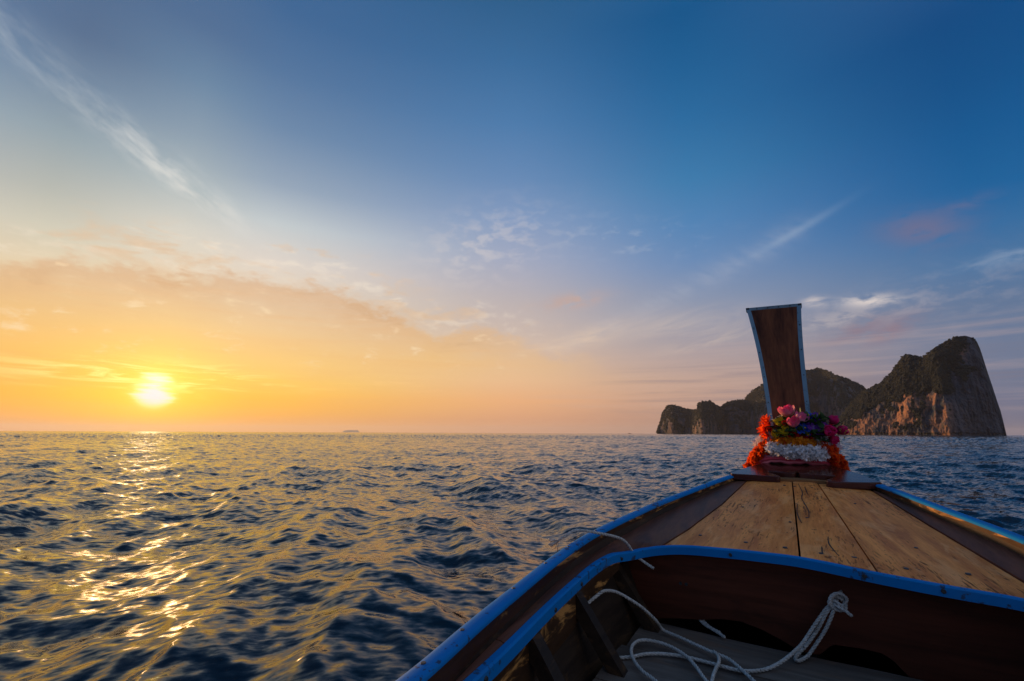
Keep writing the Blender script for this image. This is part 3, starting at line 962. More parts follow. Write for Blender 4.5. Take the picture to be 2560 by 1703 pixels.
G = .0045
seamA = ([2.6, 2.73, 4.456, 4.6], [-.001, 0.0, .006, .006]); seamB = ([2.5, 2.688, 4.402, 4.6], [.296, .285, .183, .17])
add_ = lambda sm, d: (sm[0], [q_ + d for q_ in sm[1]])
plank(add_(SEAM_L, G), add_(seamA, -G), 4.50, lift=.0)['grain_slope'] = -.09
plank(add_(seamA, G), add_(seamB, -G), 4.48, lift=.002)
plank(add_(seamB, G), add_(SEAM_R, -G), 4.46, lift=-.001)['grain_slope'] = .15
# bolt heads sunk in the deck
for t_, s_, sc_ in [(-.48, 2.95, 1.5), (-.24, 2.86, 1.6), (-.06, 2.83, 1.6), (.09, 2.80, 1.5), (.22, 2.80, 1.8), (.02, 4.30, 1.3), (.13, 4.28, 1.3), (-.05, 4.32, 1.3),
                    (.40, 2.76, 1.5), (.62, 2.84, 1.5), (-.03, 3.3, 1.1), (.06, 3.42, 1.3), (.5, 3.1, 1.2), (-.3, 3.6, 1.1), (.35, 3.9, 1.1)]:
    screw(P((s_, t_, float(deck_z(s_, t_)) + .0015)), (0, 0, 1), sc_)
# splits in the middle plank: thin dark slivers of open wood
crk = []
for pts in ([(4.40, .045), (4.1, .062), (3.9, .052), (3.6, .075), (3.42, .07)], [(4.3, .085), (4.05, .092)], [(3.75, .02), (3.5, .012), (3.3, .028)], [(2.79, .16), (2.95, .135), (3.08, .14)], [(2.80, .095), (2.90, .10)]):
    c3 = catmull([(a_, b_, 0) for a_, b_ in pts], 5); m_ = len(c3)
    w_ = .0020 * np.sin(np.linspace(.25, 2.9, m_)) + .0008
    zt = deck_z(c3[:, 0], c3[:, 1]) + .0035
    L_ = np.stack([c3[:, 0], c3[:, 1] - w_, zt], -1); R_ = np.stack([c3[:, 0], c3[:, 1] + w_, zt], -1)
    crk.append(slab(P(np.stack([L_, R_], 1)), .004 * K))
v, f = join(crk)
o = obj('deck_crack', v, f, M['void'], boat, False); o['kind'] = 'stuff'

# pale beam under the bow plate
top = np.array([[(4.485, t_, deck_z(4.47, t_) + .018), (4.58, t_, deck_z(4.47, t_) + .026)] for t_ in np.linspace(-.34, .50, 14)])
v, f = slab(P(top), .05 * K)
obj('deck_beam', v, f, M['beam'], boat, False)


# bow plate with its scalloped after edge
def bow_z(s): return -.337 + .165 * (s - 4.45)


rear = [(4.46, -.435), (4.455, -.38), (4.45, -.25), (4.438, -.16), (4.432, -.105), (4.436, -.085), (4.455, -.075), (4.50, -.100), (4.55, -.150), (4.60, -.160), (4.60, -.120),
        (4.58, -.04), (4.575, .01), (4.585, .035), (4.64, .048), (4.58, .062), (4.565, .10), (4.55, .17), (4.54, .245), (4.55, .295), (4.525, .300), (4.455, .262), (4.40, .235), (4.372, .228), (4.352, .24), (4.345, .27), (4.36, .40), (4.375, .50)]
frontp = [(4.40, .575), (4.62, .485), (4.85, .345), (5.0, .225), (5.12, .12), (5.12, -.04), (5.0, -.145), (4.85, -.255), (4.62, -.39), (4.50, -.448)]
out = rear + frontp
n_ = len(out); th = .05
vt = [P((a_, b_, bow_z(a_))) for a_, b_ in out] + [P((a_, b_, bow_z(a_) - th)) for a_, b_ in out]
ff = [tuple(range(n_)), tuple(range(2 * n_ - 1, n_ - 1, -1))] + [(i, n_ + i, n_ + (i + 1) % n_, (i + 1) % n_) for i in range(n_)]
bp = obj('bow_plate', vt, ff, M['bow'], boat, False)
md = bp.modifiers.new('bevel', 'BEVEL'); md.width = .004; md.segments = 2; md.limit_method = 'ANGLE'; md.angle_limit = R(50)

# stem post: tall plank, concave left edge, framed in metal
STL = [(5.190, -.230, 1.280), (5.157, -.189, 1.006), (5.120, -.160, .700), (5.093, -.143, .477), (5.060, -.132, .201), (5.03, -.128, -.05), (5.0, -.13, -.45)]
STR = [(5.188, .255, 1.264), (5.139, .224, .862), (5.109, .219, .605), (5.085, .219, .406), (5.062, .214, .214), (5.03, .21, -.05), (5.0, .21, -.45)]
n_ = 40
zl = np.linspace(1.280, -.45, n_); zr = np.linspace(1.264, -.45, n_)


def ipol(tab, z):
    t_ = np.array(tab)[::-1]; c_ = np.polyfit(t_[:, 2], t_[:, 1], 3)
    return np.polyval(c_, z), np.interp(z, t_[:, 2], t_[:, 0])


tl, s_l = ipol(STL, zl); tr_, s_r = ipol(STR, zr)
Lp = np.stack([s_l, tl, zl], -1); Rp = np.stack([s_r, tr_, zr], -1)
TW = .036
k_ = np.linspace(0, 1, 7)[None, :, None]
inset = TW * .55
top = (Lp + [0, inset, 0])[:, None, :] * (1 - k_) + (Rp - [0, inset, 0])[:, None, :] * k_
v, f = slab(P(top), 0, down=np.array([.085 * K, 0, 0]))
obj('stem_post', v, [q_[::-1] for q_ in f], M['stem'], boat, False)


def strip(edge, inward, name='metal_trim'):
    """angle strip wrapped round an edge of the stem: aft flange, side, front flange"""
    e = np.asarray(edge, float); inn = e + np.asarray(inward)
    sec = np.stack([inn + [-.003, 0, 0], e + [-.006, 0, 0], e + [.091, 0, 0], inn + [.091, 0, 0], inn + [.086, 0, 0] - np.asarray(inward) * .0, inn + [.002, 0, 0]], 1)
    n2, m2, _ = sec.shape
    V_ = P(sec).reshape(-1, 3); F_ = [tuple(q_) for q_ in gridfaces(n2, m2, 0, True)]
    F_ += [tuple(range(m2)), tuple((n2 - 1) * m2 + q_ for q_ in range(m2))]
    return obj(name, V_, F_, M['trim'], boat, False)


strip(Lp, (0, TW, 0)); strip(Rp, (0, -TW, 0))
kk = np.linspace(0, 1, 12)[:, None]
topedge = (Lp[0] + [0, -.004, .004]) * (1 - kk) + (Rp[0] + [0, .004, .004]) * kk
strip(topedge, (0, 0, -.030))
for e, dt in ((Lp[0], .012), (Rp[0], -.012)):
    c_ = np.array(e) + [-.009, dt, -.012]
    top = np.array([[c_ + [0, -.015, .016], c_ + [0, .015, .016]], [c_ + [.103, -.015, .016], c_ + [.103, .015, .016]]])
    v, f = slab(P(top), .020 * K)
    obj('corner_cap', v, f, M['corner'], boat, False)
for z_ in np.arange(.30, 1.25, .25):
    for tab, d_ in ((STL, TW * .5), (STR, -TW * .5)):
        t_, s_ = ipol(tab, z_)
        screw(P((float(s_) - .007, float(t_) + d_, z_)), (-1, 0, 0), .75)
for k in (.2, .4, .6, .8):
    q_ = Lp[0] * (1 - k) + Rp[0] * k
    screw(P(q_ + [-.008, 0, -.012]), (-1, 0, 0), .9)

# bulkhead under the deck edge, its lower edge cut in two shallow arches
bb = [(-.93, -1.04), (-.80, -1.02), (-.707, -.998), (-.60, -.978), (-.48, -.962), (-.38, -.940), (-.29, -.934), (-.20, -.953), (-.12, -.982), (-.05, -1.012), (.0, -1.02), (.045, -1.01), (.07, -.975), (.10, -.958), (.2, -.952),
      (.27, -.955), (.31, -.975), (.33, -1.0), (.37, -1.04), (.6, -1.06), (.98, -1.06)]
tt = np.linspace(-.93, .98, 90); zb = np.interp(tt, [q_[0] for q_ in bb], [q_[1] for q_ in bb])
top = np.stack([np.stack([0 * tt + 2.79, tt, deck_z(2.79, tt) - .036], -1), np.stack([0 * tt + 2.79, tt, zb * .5 + (deck_z(2.79, tt) - .036) * .5], -1), np.stack([0 * tt + 2.79, tt, zb], -1)], 1)
v, f = slab(P(top), 0, down=np.array([.035 * K, 0, 0]))
obj('bulkhead', v, f, M['bulkhead'], boat, False)
for t_, z_ in ((-.575, -.80), (-.545, -.80)):
    screw(P((2.788, t_, z_)), (-1, 0, 0), 1.2)

# inner coaming boards hanging below the rail along each side
for sg in (-1, 1):
    s = np.linspace(-3.2, 2.56, 70)
    half_ = (ct < 0) if sg < 0 else (ct > 0)
    ii = np.where((cs < 2.6) & half_)[0]; order = np.argsort(cs[ii]); tin = np.interp(s, cs[ii][order], ct[ii][order]) + sg * .006
    zt = coam_z(s, tin) - .03; hh = np.interp(s, [-3, 1.2, 2.0, 2.4, 2.56], [.18, .19, .17, .11, .05])
    pl = np.stack([np.stack([s, tin, zt], -1), np.stack([s, tin + sg * .002, zt - hh * .5], -1), np.stack([s, tin + sg * .004, zt - hh], -1)], 1)
    v, f = slab(P(pl), 0, down=np.array([0, -sg * .028 * K, 0]))
    obj('coaming_board', v, f, M['coaming'], boat, False)

# ribs
for sg in (-1, 1):
    for s_ in (-2.2, -1.1, 0.0, 1.1, 1.62, 2.10, 2.62):
        pts = np.array([(s_, T0 + sg * (halfw(s_) - .075), -.70), (s_ + .01, T0 + sg * (halfw(s_) * .93 - .07), -.80), (s_ + .015, T0 + sg * (halfw(s_) * .86 - .08), -.92), (s_ + .02, T0 + sg * (halfw(s_) * .78 - .09), -1.05)])
        v, f = sweep(P(catmull(pts, 4)), np.array([(-.028, -.03), (.028, -.03), (.028, .03), (-.028, .03)]) * K, up=(1, 0, 0))
        obj('rib', v, f, M['inner'], boat, False)

# floor boards laid across the boat
edges = [2.74, 2.395, 2.03, 1.66, 1.28, .9, .5, .1, -.35, -.8, -1.3, -1.8, -2.4]
for i, (a_, b_) in enumerate(zip(edges, edges[1:])):
    tl_ = T0 - .80 * halfw(a_) + random.uniform(-.01, .01); tr2 = T0 + .80 * halfw(a_)
    tt = np.linspace(tl_, tr2, 24); top = np.zeros((24, 5, 3))
    for j in range(5):
        k = j / 4
        sfront = a_ + .030 * -(tt) * (1 if i == 0 else .5) - .007
        sv = sfront * (1 - k) + (b_ + .007) * k
        top[:, j] = np.stack([sv, tt, -1.0 + (fbm(tt * 3 + i * 9, tt * 0 + k, tt * 0, 3) - .5) * .012 - .006 * (abs(k - .5) > .45)], -1)
    v, f = slab(P(top), .035 * K)
    obj('floor_board', v, [q_[::-1] for q_ in f], M['floor'], boat, auto=40)

# ------------------------------------------------------------------ ropes
RR = .0074


def rope_geo(pts, r=RR, n=10, pitch=.055, closed=False, taper=True):
    """three twisted strands along a smooth path; points are boat numbers"""
    path = P(catmull(pts, n, closed)); d = np.linalg.norm(np.diff(path, axis=0), axis=1); L = np.concatenate([[0], np.cumsum(d)])
    m_ = max(12, int(L[-1] / (pitch * K / 9))); uq = np.linspace(0, L[-1], m_)
    path = np.stack([np.interp(uq, L, path[:, k]) for k in range(3)], -1)
    T_ = np.gradient(path, axis=0); T_ /= np.linalg.norm(T_, axis=1, keepdims=True) + 1e-9
    N_ = np.zeros_like(T_); q_ = np.array([.3, .2, .93])
    for i in range(m_):
        q_ = q_ - T_[i] * q_.dot(T_[i]); q_ /= np.linalg.norm(q_); N_[i] = q_
    B_ = np.cross(T_, N_); parts = []
    for k in range(3):
        ph = uq / (pitch * K) * 2 * math.pi + k * 2.0944
        c_ = path + (N_ * np.cos(ph)[:, None] + B_ * np.sin(ph)[:, None]) * r * K * .52
        parts.append(sweep(c_, [(r * K * .56 * math.cos(a_), r * K * .56 * math.sin(a_)) for a_ in np.arange(6) * 1.0472], up=(.21, .13, .97)))
    return join(parts)


def frayed(end, direction, n=16, l=.05):
    parts = []
    e = np.array(end, float); dd = np.array(direction, float); dd /= np.linalg.norm(dd)
    for i in range(n):
        q_ = rng.normal(0, .35, 3); t_ = dd + q_; t_ /= np.linalg.norm(t_)
        pts = [e, e + t_ * l * .5 * rng.uniform(.6, 1), e + t_ * l * rng.uniform(.7, 1.2) + np.array([0, 0, -.012]) * rng.uniform(0, 1)]
        parts.append(sweep(P(catmull(pts, 3)), np.array([(-.0022, -.0018), (.0022, -.0018), (0, .0024)]) * K, up=(.2, .3, .9)))
    return join(parts)


def at_boat(name, v, f, mat, label, cat, group=None):
    o_ = obj(name, v, f, mat); o_.rotation_euler.z = BOAT_ROT
    tag(o_, label, cat, group); return o_


GR = 'white ropes lying in the bow of the boat'
FZ = -1.0 + RR * 1.2
lay = lambda L, z=FZ: [(a_, b_, z) for a_, b_ in L]
# running line from behind the rib down over the floor boards
v, f = rope_geo([(2.18, -.90, -.80), (2.250, -.842, -.751), (2.300, -.825, -.747), (2.360, -.792, -.764), (2.420, -.744, -.806), (2.470, -.700, -.850), (2.54, -.655, -.92), (2.60, -.636, -.978)] +
                lay([(2.561, -.557), (2.512, -.468), (2.468, -.385), (2.444, -.326), (2.409, -.290), (2.357, -.254), (2.299, -.216), (2.237, -.184), (2.1, -.14), (1.9, -.12)], FZ + .012))
at_boat('rope', v, f, M['rope'], 'long white rope sagging from behind the left rib across the grey floor boards', 'rope', GR)
# knotted line on the bulkhead
rb = empty('rope'); rb.rotation_euler.z = BOAT_ROT
tag(rb, 'white rope knotted to the dark bulkhead with a doubled end hanging down', 'rope', GR)
v, f = rope_geo(lay([(2.209, -.765), (2.262, -.700), (2.320, -.654), (2.362, -.591), (2.387, -.506), (2.387, -.419), (2.382, -.347), (2.379, -.282), (2.397, -.231), (2.452, -.172)]) +
                [(2.500, -.115, -.969), (2.580, -.067, -.951), (2.640, -.027, -.925), (2.680, .010, -.881), (2.705, .048, -.831), (2.722, .091, -.777), (2.735, .125, -.748), (2.775, .14, -.74)])
obj('line', v, f, M['rope'], rb)
lp = [(2.725, .124, -.752), (2.71, .103, -.801), (2.705, .070, -.869), (2.70, .031, -.930), (2.69, .006, -.965), (2.665, -.012, -.982), (2.625, -.035, -.988), (2.60, -.052, -.988), (2.60, -.062, -.984), (2.635, -.052, -.975), (2.68, -.022, -.955), (2.70, .012, -.915), (2.707, .048, -.860), (2.712, .078, -.805), (2.722, .110, -.762)]
v, f = rope_geo(lp); obj('hanging_loop', v, f, M['rope'], rb)
kn = [(2.735, .150, -.745), (2.715, .120, -.725), (2.705, .100, -.745), (2.715, .112, -.775), (2.735, .145, -.768), (2.728, .165, -.735), (2.710, .140, -.712), (2.700, .110, -.722), (2.700, .095, -.760), (2.715, .128, -.786), (2.73, .158, -.772), (2.75, .150, -.730), (2.80, .150, -.722)]
v1 = rope_geo(kn, pitch=.05); v2 = rope_geo([(2.712, .110, -.760), (2.70, .138, -.770), (2.692, .165, -.785), (2.69, .172, -.795)])
v3 = rope_geo([(2.72, .10, -.735), (2.705, .128, -.752), (2.71, .150, -.765)])
v, f = join([v1, v2, v3]); obj('knot', v, f, M['rope'], rb)
# loose bight
v, f = rope_geo(lay([(1.85, -.42), (2.036, -.517), (2.090, -.562), (2.124, -.609), (2.186, -.660), (2.262, -.700), (2.345, -.718), (2.412, -.704), (2.439, -.659), (2.436, -.595), (2.412, -.541), (2.373, -.492), (2.305, -.440), (2.199, -.382), (2.138, -.348), (1.9, -.26)], FZ + .014))
at_boat('rope', v, f, M['rope'], 'white rope lying in an open curved loop on the grey floor boards', 'rope', GR)
v, f = rope_geo(lay([(2.457, -.378)], FZ + .022) + lay([(2.425, -.357)], FZ + .02) + lay([(2.374, -.348), (2.291, -.352), (2.216, -.353), (2.0, -.345)], FZ + .018))
at_boat('rope', v, f, M['rope'], 'short white rope tail dropping from under the long line between two crossing ropes', 'rope', GR)
# short line through the gunwale and down through the side deck
v1 = rope_geo([(2.30, -1.075, -.548), (2.33, -1.035, -.518), (2.36, -1.0, -.500), (2.40, -.955, -.505), (2.45, -.905, -.520), (2.52, -.855, -.541), (2.575, -.820, -.565), (2.615, -.800, -.600), (2.66, -.785, -.650), (2.68, -.740, -.688), (2.68, -.687, -.715)])
v2 = frayed((2.30, -1.075, -.548), (-.3, -.8, -.25), 26, .05)
v, f = join([v1, v2])
at_boat('rope', v, f, M['rope'], 'short white rope with frayed end crossing over the left blue rail', 'rope', GR)
v1 = rope_geo([(2.86, -.53, -.95), (2.80, -.485, -.972), (2.775, -.452, -.982), (2.735, -.402, -.985), (2.70, -.36, -.99)]); v2 = rope_geo([(2.86, -.515, -.955), (2.80, -.465, -.975), (2.775, -.435, -.985), (2.735, -.385, -.986)])
v, f = join([v1, v2])
at_boat('rope', v, f, M['rope'], 'doubled end of white rope coming out from under the dark bulkhead', 'rope', GR)


# ------------------------------------------------------------------ garlands
def patch(curl, width, length, n=5, m_=5, tip=.6, ruffle=0.0, seed=0, cup=.3):
    """one petal: x across, y along, z up; returns verts, faces, along"""
    r_ = np.random.default_rng(seed); V_, A_ = [], []
    for i in range(n):
        a_ = i / (n - 1)
        w_ = width * (math.sin(math.pi * (a_ * .72 + .12)) ** .8) * (1 if a_ < .99 else tip)
        ang_ = curl * a_; y_ = length * (math.sin(ang_) / curl if curl else a_); z_ = length * ((1 - math.cos(ang_)) / curl if curl else 0)
        for j in range(m_):
            b_ = j / (m_ - 1) * 2 - 1
            V_.append((b_ * w_ * .5, y_, z_ + cup * width * b_ * b_ * .5 + ruffle * r_.normal() * a_)); A_.append(a_)
    return np.array(V_), [tuple(q_) for q_ in gridfaces(n, m_)], A_


def petal_mesh(name, mat, **kw):
    v_, f_, a_ = patch(**kw)
    return mesh_from(name, v_, f_, mat, True, {'along': a_})


def burst(n, length, width, seed, jit=.25, half=False, n_=3):
    """a floret: narrow petals in all directions as one small mesh"""
    r_ = np.random.default_rng(seed); parts, al = [], []
    for i in range(n):
        d_ = r_.normal(0, 1, 3); d_ /= np.linalg.norm(d_)
        if half and d_[2] < -.2: d_[2] *= -1
        v_, f_, a_ = patch(curl=r_.uniform(-.7, .9), width=width * r_.uniform(.7, 1.2), length=length * r_.uniform(1 - jit, 1 + jit), n=n_, m_=3, tip=.55, cup=.4)
        q_ = Vector(d_).to_track_quat('Y', 'Z').to_matrix(); rot = np.array(q_) @ np.array(Matrix.Rotation(r_.uniform(0, 6), 3, 'Y'))
        parts.append((v_ @ rot.T, f_)); al += a_
    v_, f_ = join(parts); return v_, f_, al


def floret_meshes(name, mat, n, length, width, k=4, seed=0):
    out = []
    for i in range(k):
        v_, f_, a_ = burst(n, length * K, width * K, seed + i)
        out.append(mesh_from(name, v_, f_, mat, True, {'along': a_}))
    return out


GG = 'flower garlands tied round the prow'
BOATM = Matrix.Rotation(BOAT_ROT, 4, 'Z')


def garland(name, label, mats_meshes, pts, spacing, closed=False, jitter=.012, pick=None, core=None, sub=10, fl='floret', rows=1, rr=.014):
    root = empty(name); root.rotation_euler.z = BOAT_ROT
    tag(root, label, 'garland', GG)
    path = P(catmull(pts, sub, closed)); d_ = np.concatenate([[0], np.cumsum(np.linalg.norm(np.diff(path, axis=0), axis=1))])
    n_ = max(2, int(d_[-1] / (spacing * K)))
    _, Sg, Ug = frames(path, closed=closed)
    if core is not None:
        st_v, st_f = sweep(path, [(core[1] * K * math.cos(a_), core[1] * K * math.sin(a_)) for a_ in np.arange(8) * .7854], closed=closed)
        obj('cord', st_v, st_f, core[0], root)
    for i in range(n_ + (0 if closed else 1)):
        q_ = d_[-1] * i / n_
        base = np.array([np.interp(q_, d_, path[:, k]) for k in range(3)])
        for r_ in range(rows):
            c_ = base + rng.normal(0, jitter * K, 3)
            if rows > 1:
                a_ = 2 * math.pi * (r_ + .5 * (i % 2)) / rows; i3 = min(len(path) - 1, int(np.searchsorted(d_, q_))) % len(path); c_ = c_ + (Sg[i3] * math.cos(a_) + Ug[i3] * math.sin(a_)) * rr * K
            ms = mats_meshes if pick is None else pick(i / n_)
            o_ = bpy.data.objects.new(fl, random.choice(ms)); o_.location = c_
            o_.rotation_euler = [random.uniform(0, 6.28) for _ in range(3)]; q2 = random.uniform(.85, 1.2); o_.scale = (q2, q2, q2)
            link(o_, root)
    return root


core_red = plain('garland_core_red', (.45, .02, .01), .8); core_white = plain('garland_core_white', (.6, .6, .62), .8); core_or = plain('garland_core_orange', (.75, .08, .01), .8)
fw = floret_meshes('floret', M['p_white'], 44, .034, .022, 4, 100)
fpw = floret_meshes('floret', M['p_pinkwhite'], 30, .042, .022, 3, 200)
fr = floret_meshes('floret', M['p_red'], 26, .042, .030, 3, 300)
fm = floret_meshes('floret', M['p_marigold'], 34, .036, .022, 4, 400)
fo_ = floret_meshes('floret', M['p_neon'], 70, .028, .022, 4, 500)
fp = floret_meshes('floret', M['p_neonpink'], 60, .028, .022, 2, 600)

# sash of cloth wound round the foot of the stem
sp = [(5.06, -.315, -.345), (4.99, -.245, -.285), (4.94, -.185, -.232), (4.90, -.10, -.218), (4.885, .04, -.218), (4.895, .16, -.224), (4.94, .255, -.235), (4.99, .315, -.275), (5.05, .385, -.335), (5.22, .36, -.45), (5.38, .20, -.55), (5.42, .04, -.58), (5.38, -.12, -.55), (5.22, -.27, -.45)]
path = P(catmull(sp, 10, True)); npt = len(path); mp = 36
Tq, Sq, Uq = frames(path, closed=True)
Vs, al = [], []
for i in range(npt):
    fl_ = 1 + .18 * math.sin(i * .37) + .1 * math.sin(i * .9)
    for j in range(mp):
        a_ = 2 * math.pi * j / mp
        rip = 1 + .16 * math.sin(a_ * 7 + .5 * math.sin(i * .13) + .06 * i)
        Vs.append(path[i] + Sq[i] * math.cos(a_) * .034 * K * rip + Uq[i] * math.sin(a_) * .042 * K * rip * fl_); al.append(.5 + .5 * math.sin(a_))
Fs = [tuple(q_) for q_ in gridfaces(npt, mp, 0, True)] + [((npt - 1) * mp + j, (npt - 1) * mp + (j + 1) % mp, (j + 1) % mp, j) for j in range(mp)]
o = obj('sash', np.array(Vs), Fs, M['sash'], None, True, {'along': al}); o.rotation_euler.z = BOAT_ROT
tag(o, 'folded dark red cloth sash wound round the foot of the prow', 'sash')

# neon orange garland hanging in two arms over the bow
garland('garland', 'neon orange garland hanging over both sides of the bow', fo_,
        [(4.93, -.150, -.098), (4.94, -.195, -.132), (4.97, -.240, -.190), (5.01, -.280, -.260), (5.09, -.315, -.345), (5.20, -.30, -.46), (5.35, -.16, -.56), (5.45, .04, -.60), (5.35, .25, -.56), (5.20, .38, -.46), (5.05, .400, -.335), (4.98, .368, -.260), (4.95, .328, -.188), (4.92, .285, -.135), (4.91, .252, -.105)], .044,
        jitter=.010, core=(core_or, .034), rows=8, rr=.040, pick=lambda q_: fp if .26 < q_ < .72 else fo_)
# pinkish white one above
garland('garland', 'pinkish white garland showing on both sides below the bouquet', fpw,
        [(4.95, -.085, -.020), (4.94, -.130, -.032), (4.95, -.185, -.058), (5.08, -.21, -.09), (5.22, -.12, -.15), (5.27, .04, -.16), (5.22, .24, -.15), (5.08, .35, -.115), (4.95, .325, -.090), (4.93, .275, -.062), (4.94, .215, -.032)], .032, jitter=.008, core=(core_white, .036), rows=3, rr=.026)
garland('garland', 'deep red flower garland directly below the bouquet', fr,
        [(5.0, -.11, -.015), (4.95, -.085, -.018), (4.92, -.03, -.030), (4.91, .05, -.030), (4.92, .12, -.040), (4.95, .185, -.045), (5.0, .20, -.04)], .030, False, .007, core=(core_red, .028), rows=4, rr=.028)
garland('garland', 'yellow orange marigold garland between the red and white ones', fm,
        [(4.96, -.115, -.072), (4.91, -.095, -.070), (4.87, -.05, -.070), (4.86, .03, -.074), (4.86, .11, -.082), (4.88, .18, -.090), (4.93, .215, -.095), (4.97, .22, -.095)], .028, False, .006, core=(core_or, .022), rows=3, rr=.022)
garland('garland', 'fluffy white garland across the front of the prow foot', fw,
        [(4.88, -.135, -.122), (4.855, -.085, -.136), (4.835, .0, -.146), (4.83, .08, -.152), (4.84, .16, -.156), (4.86, .225, -.158), (4.89, .255, -.160)], .038, False, .006, core=(core_white, .03), rows=5, rr=.034)

# ------------------------------------------------------------------ bouquet
bq = empty('flower_bouquet'); bq.rotation_euler.z = BOAT_ROT
tag(bq, 'bright bouquet of artificial flowers tied to the foot of the prow', 'bouquet')


def place(px, py, s):
    py = py + 9
    t_ = .043 + (px - 1972) * .00297 - (py - 1027) * .0005; z_ = .209 - (py - 1027) * .0035
    return P(np.array((s, t_ * s / 4.9, z_ * s / 4.9)))


pm = {}


def pmesh(key, **kw):
    if key not in pm: pm[key] = petal_mesh('petal', **kw)
    return pm[key]


def cup_mesh(mat, r):
    import bmesh
    bm_ = bmesh.new(); bmesh.ops.create_icosphere(bm_, subdivisions=2, radius=r)
    v_ = np.array([p_.co[:] for p_ in bm_.verts]); f_ = [tuple(q_.index for q_ in p_.verts) for p_ in bm_.faces]; bm_.free()
    v_ *= np.array([1, 1, 1.2])
    return mesh_from('heart', v_, f_, mat, True, {'along': np.full(len(v_), .4)})


def flower(kind, px, py, s, size, aim, layers, heart):
    """a flower part with petals as sub-parts. layers: (count, tilt deg, scale, mesh). aim: direction in boat space"""
    o_ = bpy.data.objects.new(kind, heart); link(o_, bq)
    q_ = Vector(aim).to_track_quat('Z', 'Y'); o_.matrix_basis = Matrix.Translation(place(px, py, s)) @ q_.to_matrix().to_4x4() @ Matrix.Rotation(random.uniform(0, 6), 4, 'Z')
    for n_, tilt, sc_, me_ in layers:
        for i in range(n_):
            p_ = bpy.data.objects.new('petal', me_); link(p_, o_)
            k_ = sc_ * size * 1.2 * random.uniform(.9, 1.1)
            p_.matrix_basis = Matrix.Rotation(2 * math.pi * i / n_ + random.uniform(-.2, .2), 4, 'Z') @ Matrix.Rotation(R(tilt + random.uniform(-8, 8)), 4, 'X') @ Matrix.Scale(k_, 4)
    return o_


U_ = .0032 * K                  # metres per picture pixel at the bouquet
hy, hr, hg, hp = cup_mesh(M['p_yellow'], .010), cup_mesh(M['p_red'], .010), cup_mesh(M['leaf'], .012), cup_mesh(M['p_purple'], .008)
rosep = pmesh('rose', mat=M['p_rose'], curl=.9, width=.80, length=1.0, tip=.85, ruffle=.02, seed=1, cup=.45)
creamp = pmesh('cream', mat=M['p_cream'], curl=.9, width=.80, length=1.0, tip=.8, ruffle=.02, seed=2, cup=.45)
redp = pmesh('red', mat=M['p_red'], curl=1.2, width=.8, length=.9, tip=.8, ruffle=.02, seed=3, cup=.5)
magp = pmesh('magenta', mat=M['p_magenta'], curl=1.0, width=.95, length=1.0, tip=.8, ruffle=.02, seed=4, cup=.6)
purp = pmesh('purple', mat=M['p_purple'], curl=-.6, width=.80, length=1.0, tip=.6, ruffle=.03, seed=5, cup=-.2)
blup = pmesh('blue', mat=M['p_blue'], curl=-.5, width=.8, length=1.0, tip=.9, ruffle=.06, seed=6, cup=.2)
yelp = pmesh('yellow', mat=M['p_yellow'], curl=.5, width=.8, length=1.0, tip=.9, ruffle=.10, seed=7, cup=.2)
orap = pmesh('orange', mat=M['p_orange'], curl=-.3, width=.36, length=1.0, tip=.1, seed=8, cup=.4)

for px, py, s, sz, aim, lm in [(1972, 1036, 4.93, 35, (-.45, .1, 1), rosep), (1994, 1043, 4.90, 27, (-.5, -.7, .6), creamp), (1985, 1060, 4.86, 28, (-.8, -.1, .8), rosep)]:
    flower('rose', px, py, s, sz * U_, aim, [(3, 76, .58, lm), (4, 52, .84, lm), (4, 26, .92, lm)], hg)
flower('rose', 1967, 1054, 4.88, 22 * U_, (-.8, .3, .5), [(4, 65, .6, redp), (5, 40, .7, redp)], hr)
flower('rose', 1991, 1049, 4.9, 20 * U_, (-.8, -.1, .7), [(4, 65, .6, redp), (5, 45, .7, redp)], hr)
for px, py, s, sz, aim in [(1920, 1050, 4.96, 34, (-.25, .7, .75)), (1918, 1067, 4.94, 38, (-.35, 1, .2)), (1924, 1080, 4.92, 34, (-.45, 1, -.25)), (1926, 1062, 4.98, 30, (-.1, .8, .5))]:
    flower('spiky_flower', px, py, s, sz * U_, aim, [(6, 30, .62, orap), (7, 55, .66, orap), (4, 76, .64, orap)], hr)
for px, py, s, sz in [(1941, 1047, 4.9, 15), (1953, 1044, 4.9, 15), (1948, 1053, 4.88, 14), (1957, 1050, 4.89, 13), (1964, 1063, 4.87, 15), (1970, 1066, 4.88, 11), (1938, 1074, 4.87, 15), (1945, 1081, 4.86, 14), (1934, 1080, 4.88, 13), (1958, 1075, 4.86, 13), (1966, 1077, 4.87, 12), (1951, 1071, 4.87, 11)]:
    flower('yellow_flower', px, py, s, sz * U_, (-.9 + random.uniform(-.3, .3), random.uniform(-.4, .4), random.uniform(.1, .8)), [(5, 20, .62, yelp), (4, 55, .5, yelp)], hy)
for px, py, s, sz in [(2005, 1064, 4.86, 20), (2016, 1063, 4.87, 19), (2010, 1057, 4.89, 16), (2022, 1030, 4.97, 15), (2033, 1033, 4.97, 15), (2024, 1078, 4.87, 10)]:
    flower('blue_flower', px, py, s, sz * U_, (-.9, random.uniform(-.4, .4), random.uniform(.2, .7)), [(5, 10, .62, blup), (4, 50, .45, blup)], hy)
for px, py, s, sz in [(2048, 1034, 4.95, 28), (2040, 1058, 4.88, 32), (2057, 1050, 4.90, 26), (2067, 1060, 4.92, 26), (2050, 1068, 4.87, 24), (2058, 1040, 4.93, 20)]:
    flower('orchid', px, py, s, sz * U_, (-.8 + random.uniform(-.2, .2), random.uniform(-.6, .1), random.uniform(.2, .8)), [(5, 8, .55, purp), (3, 45, .35, purp)], hp)
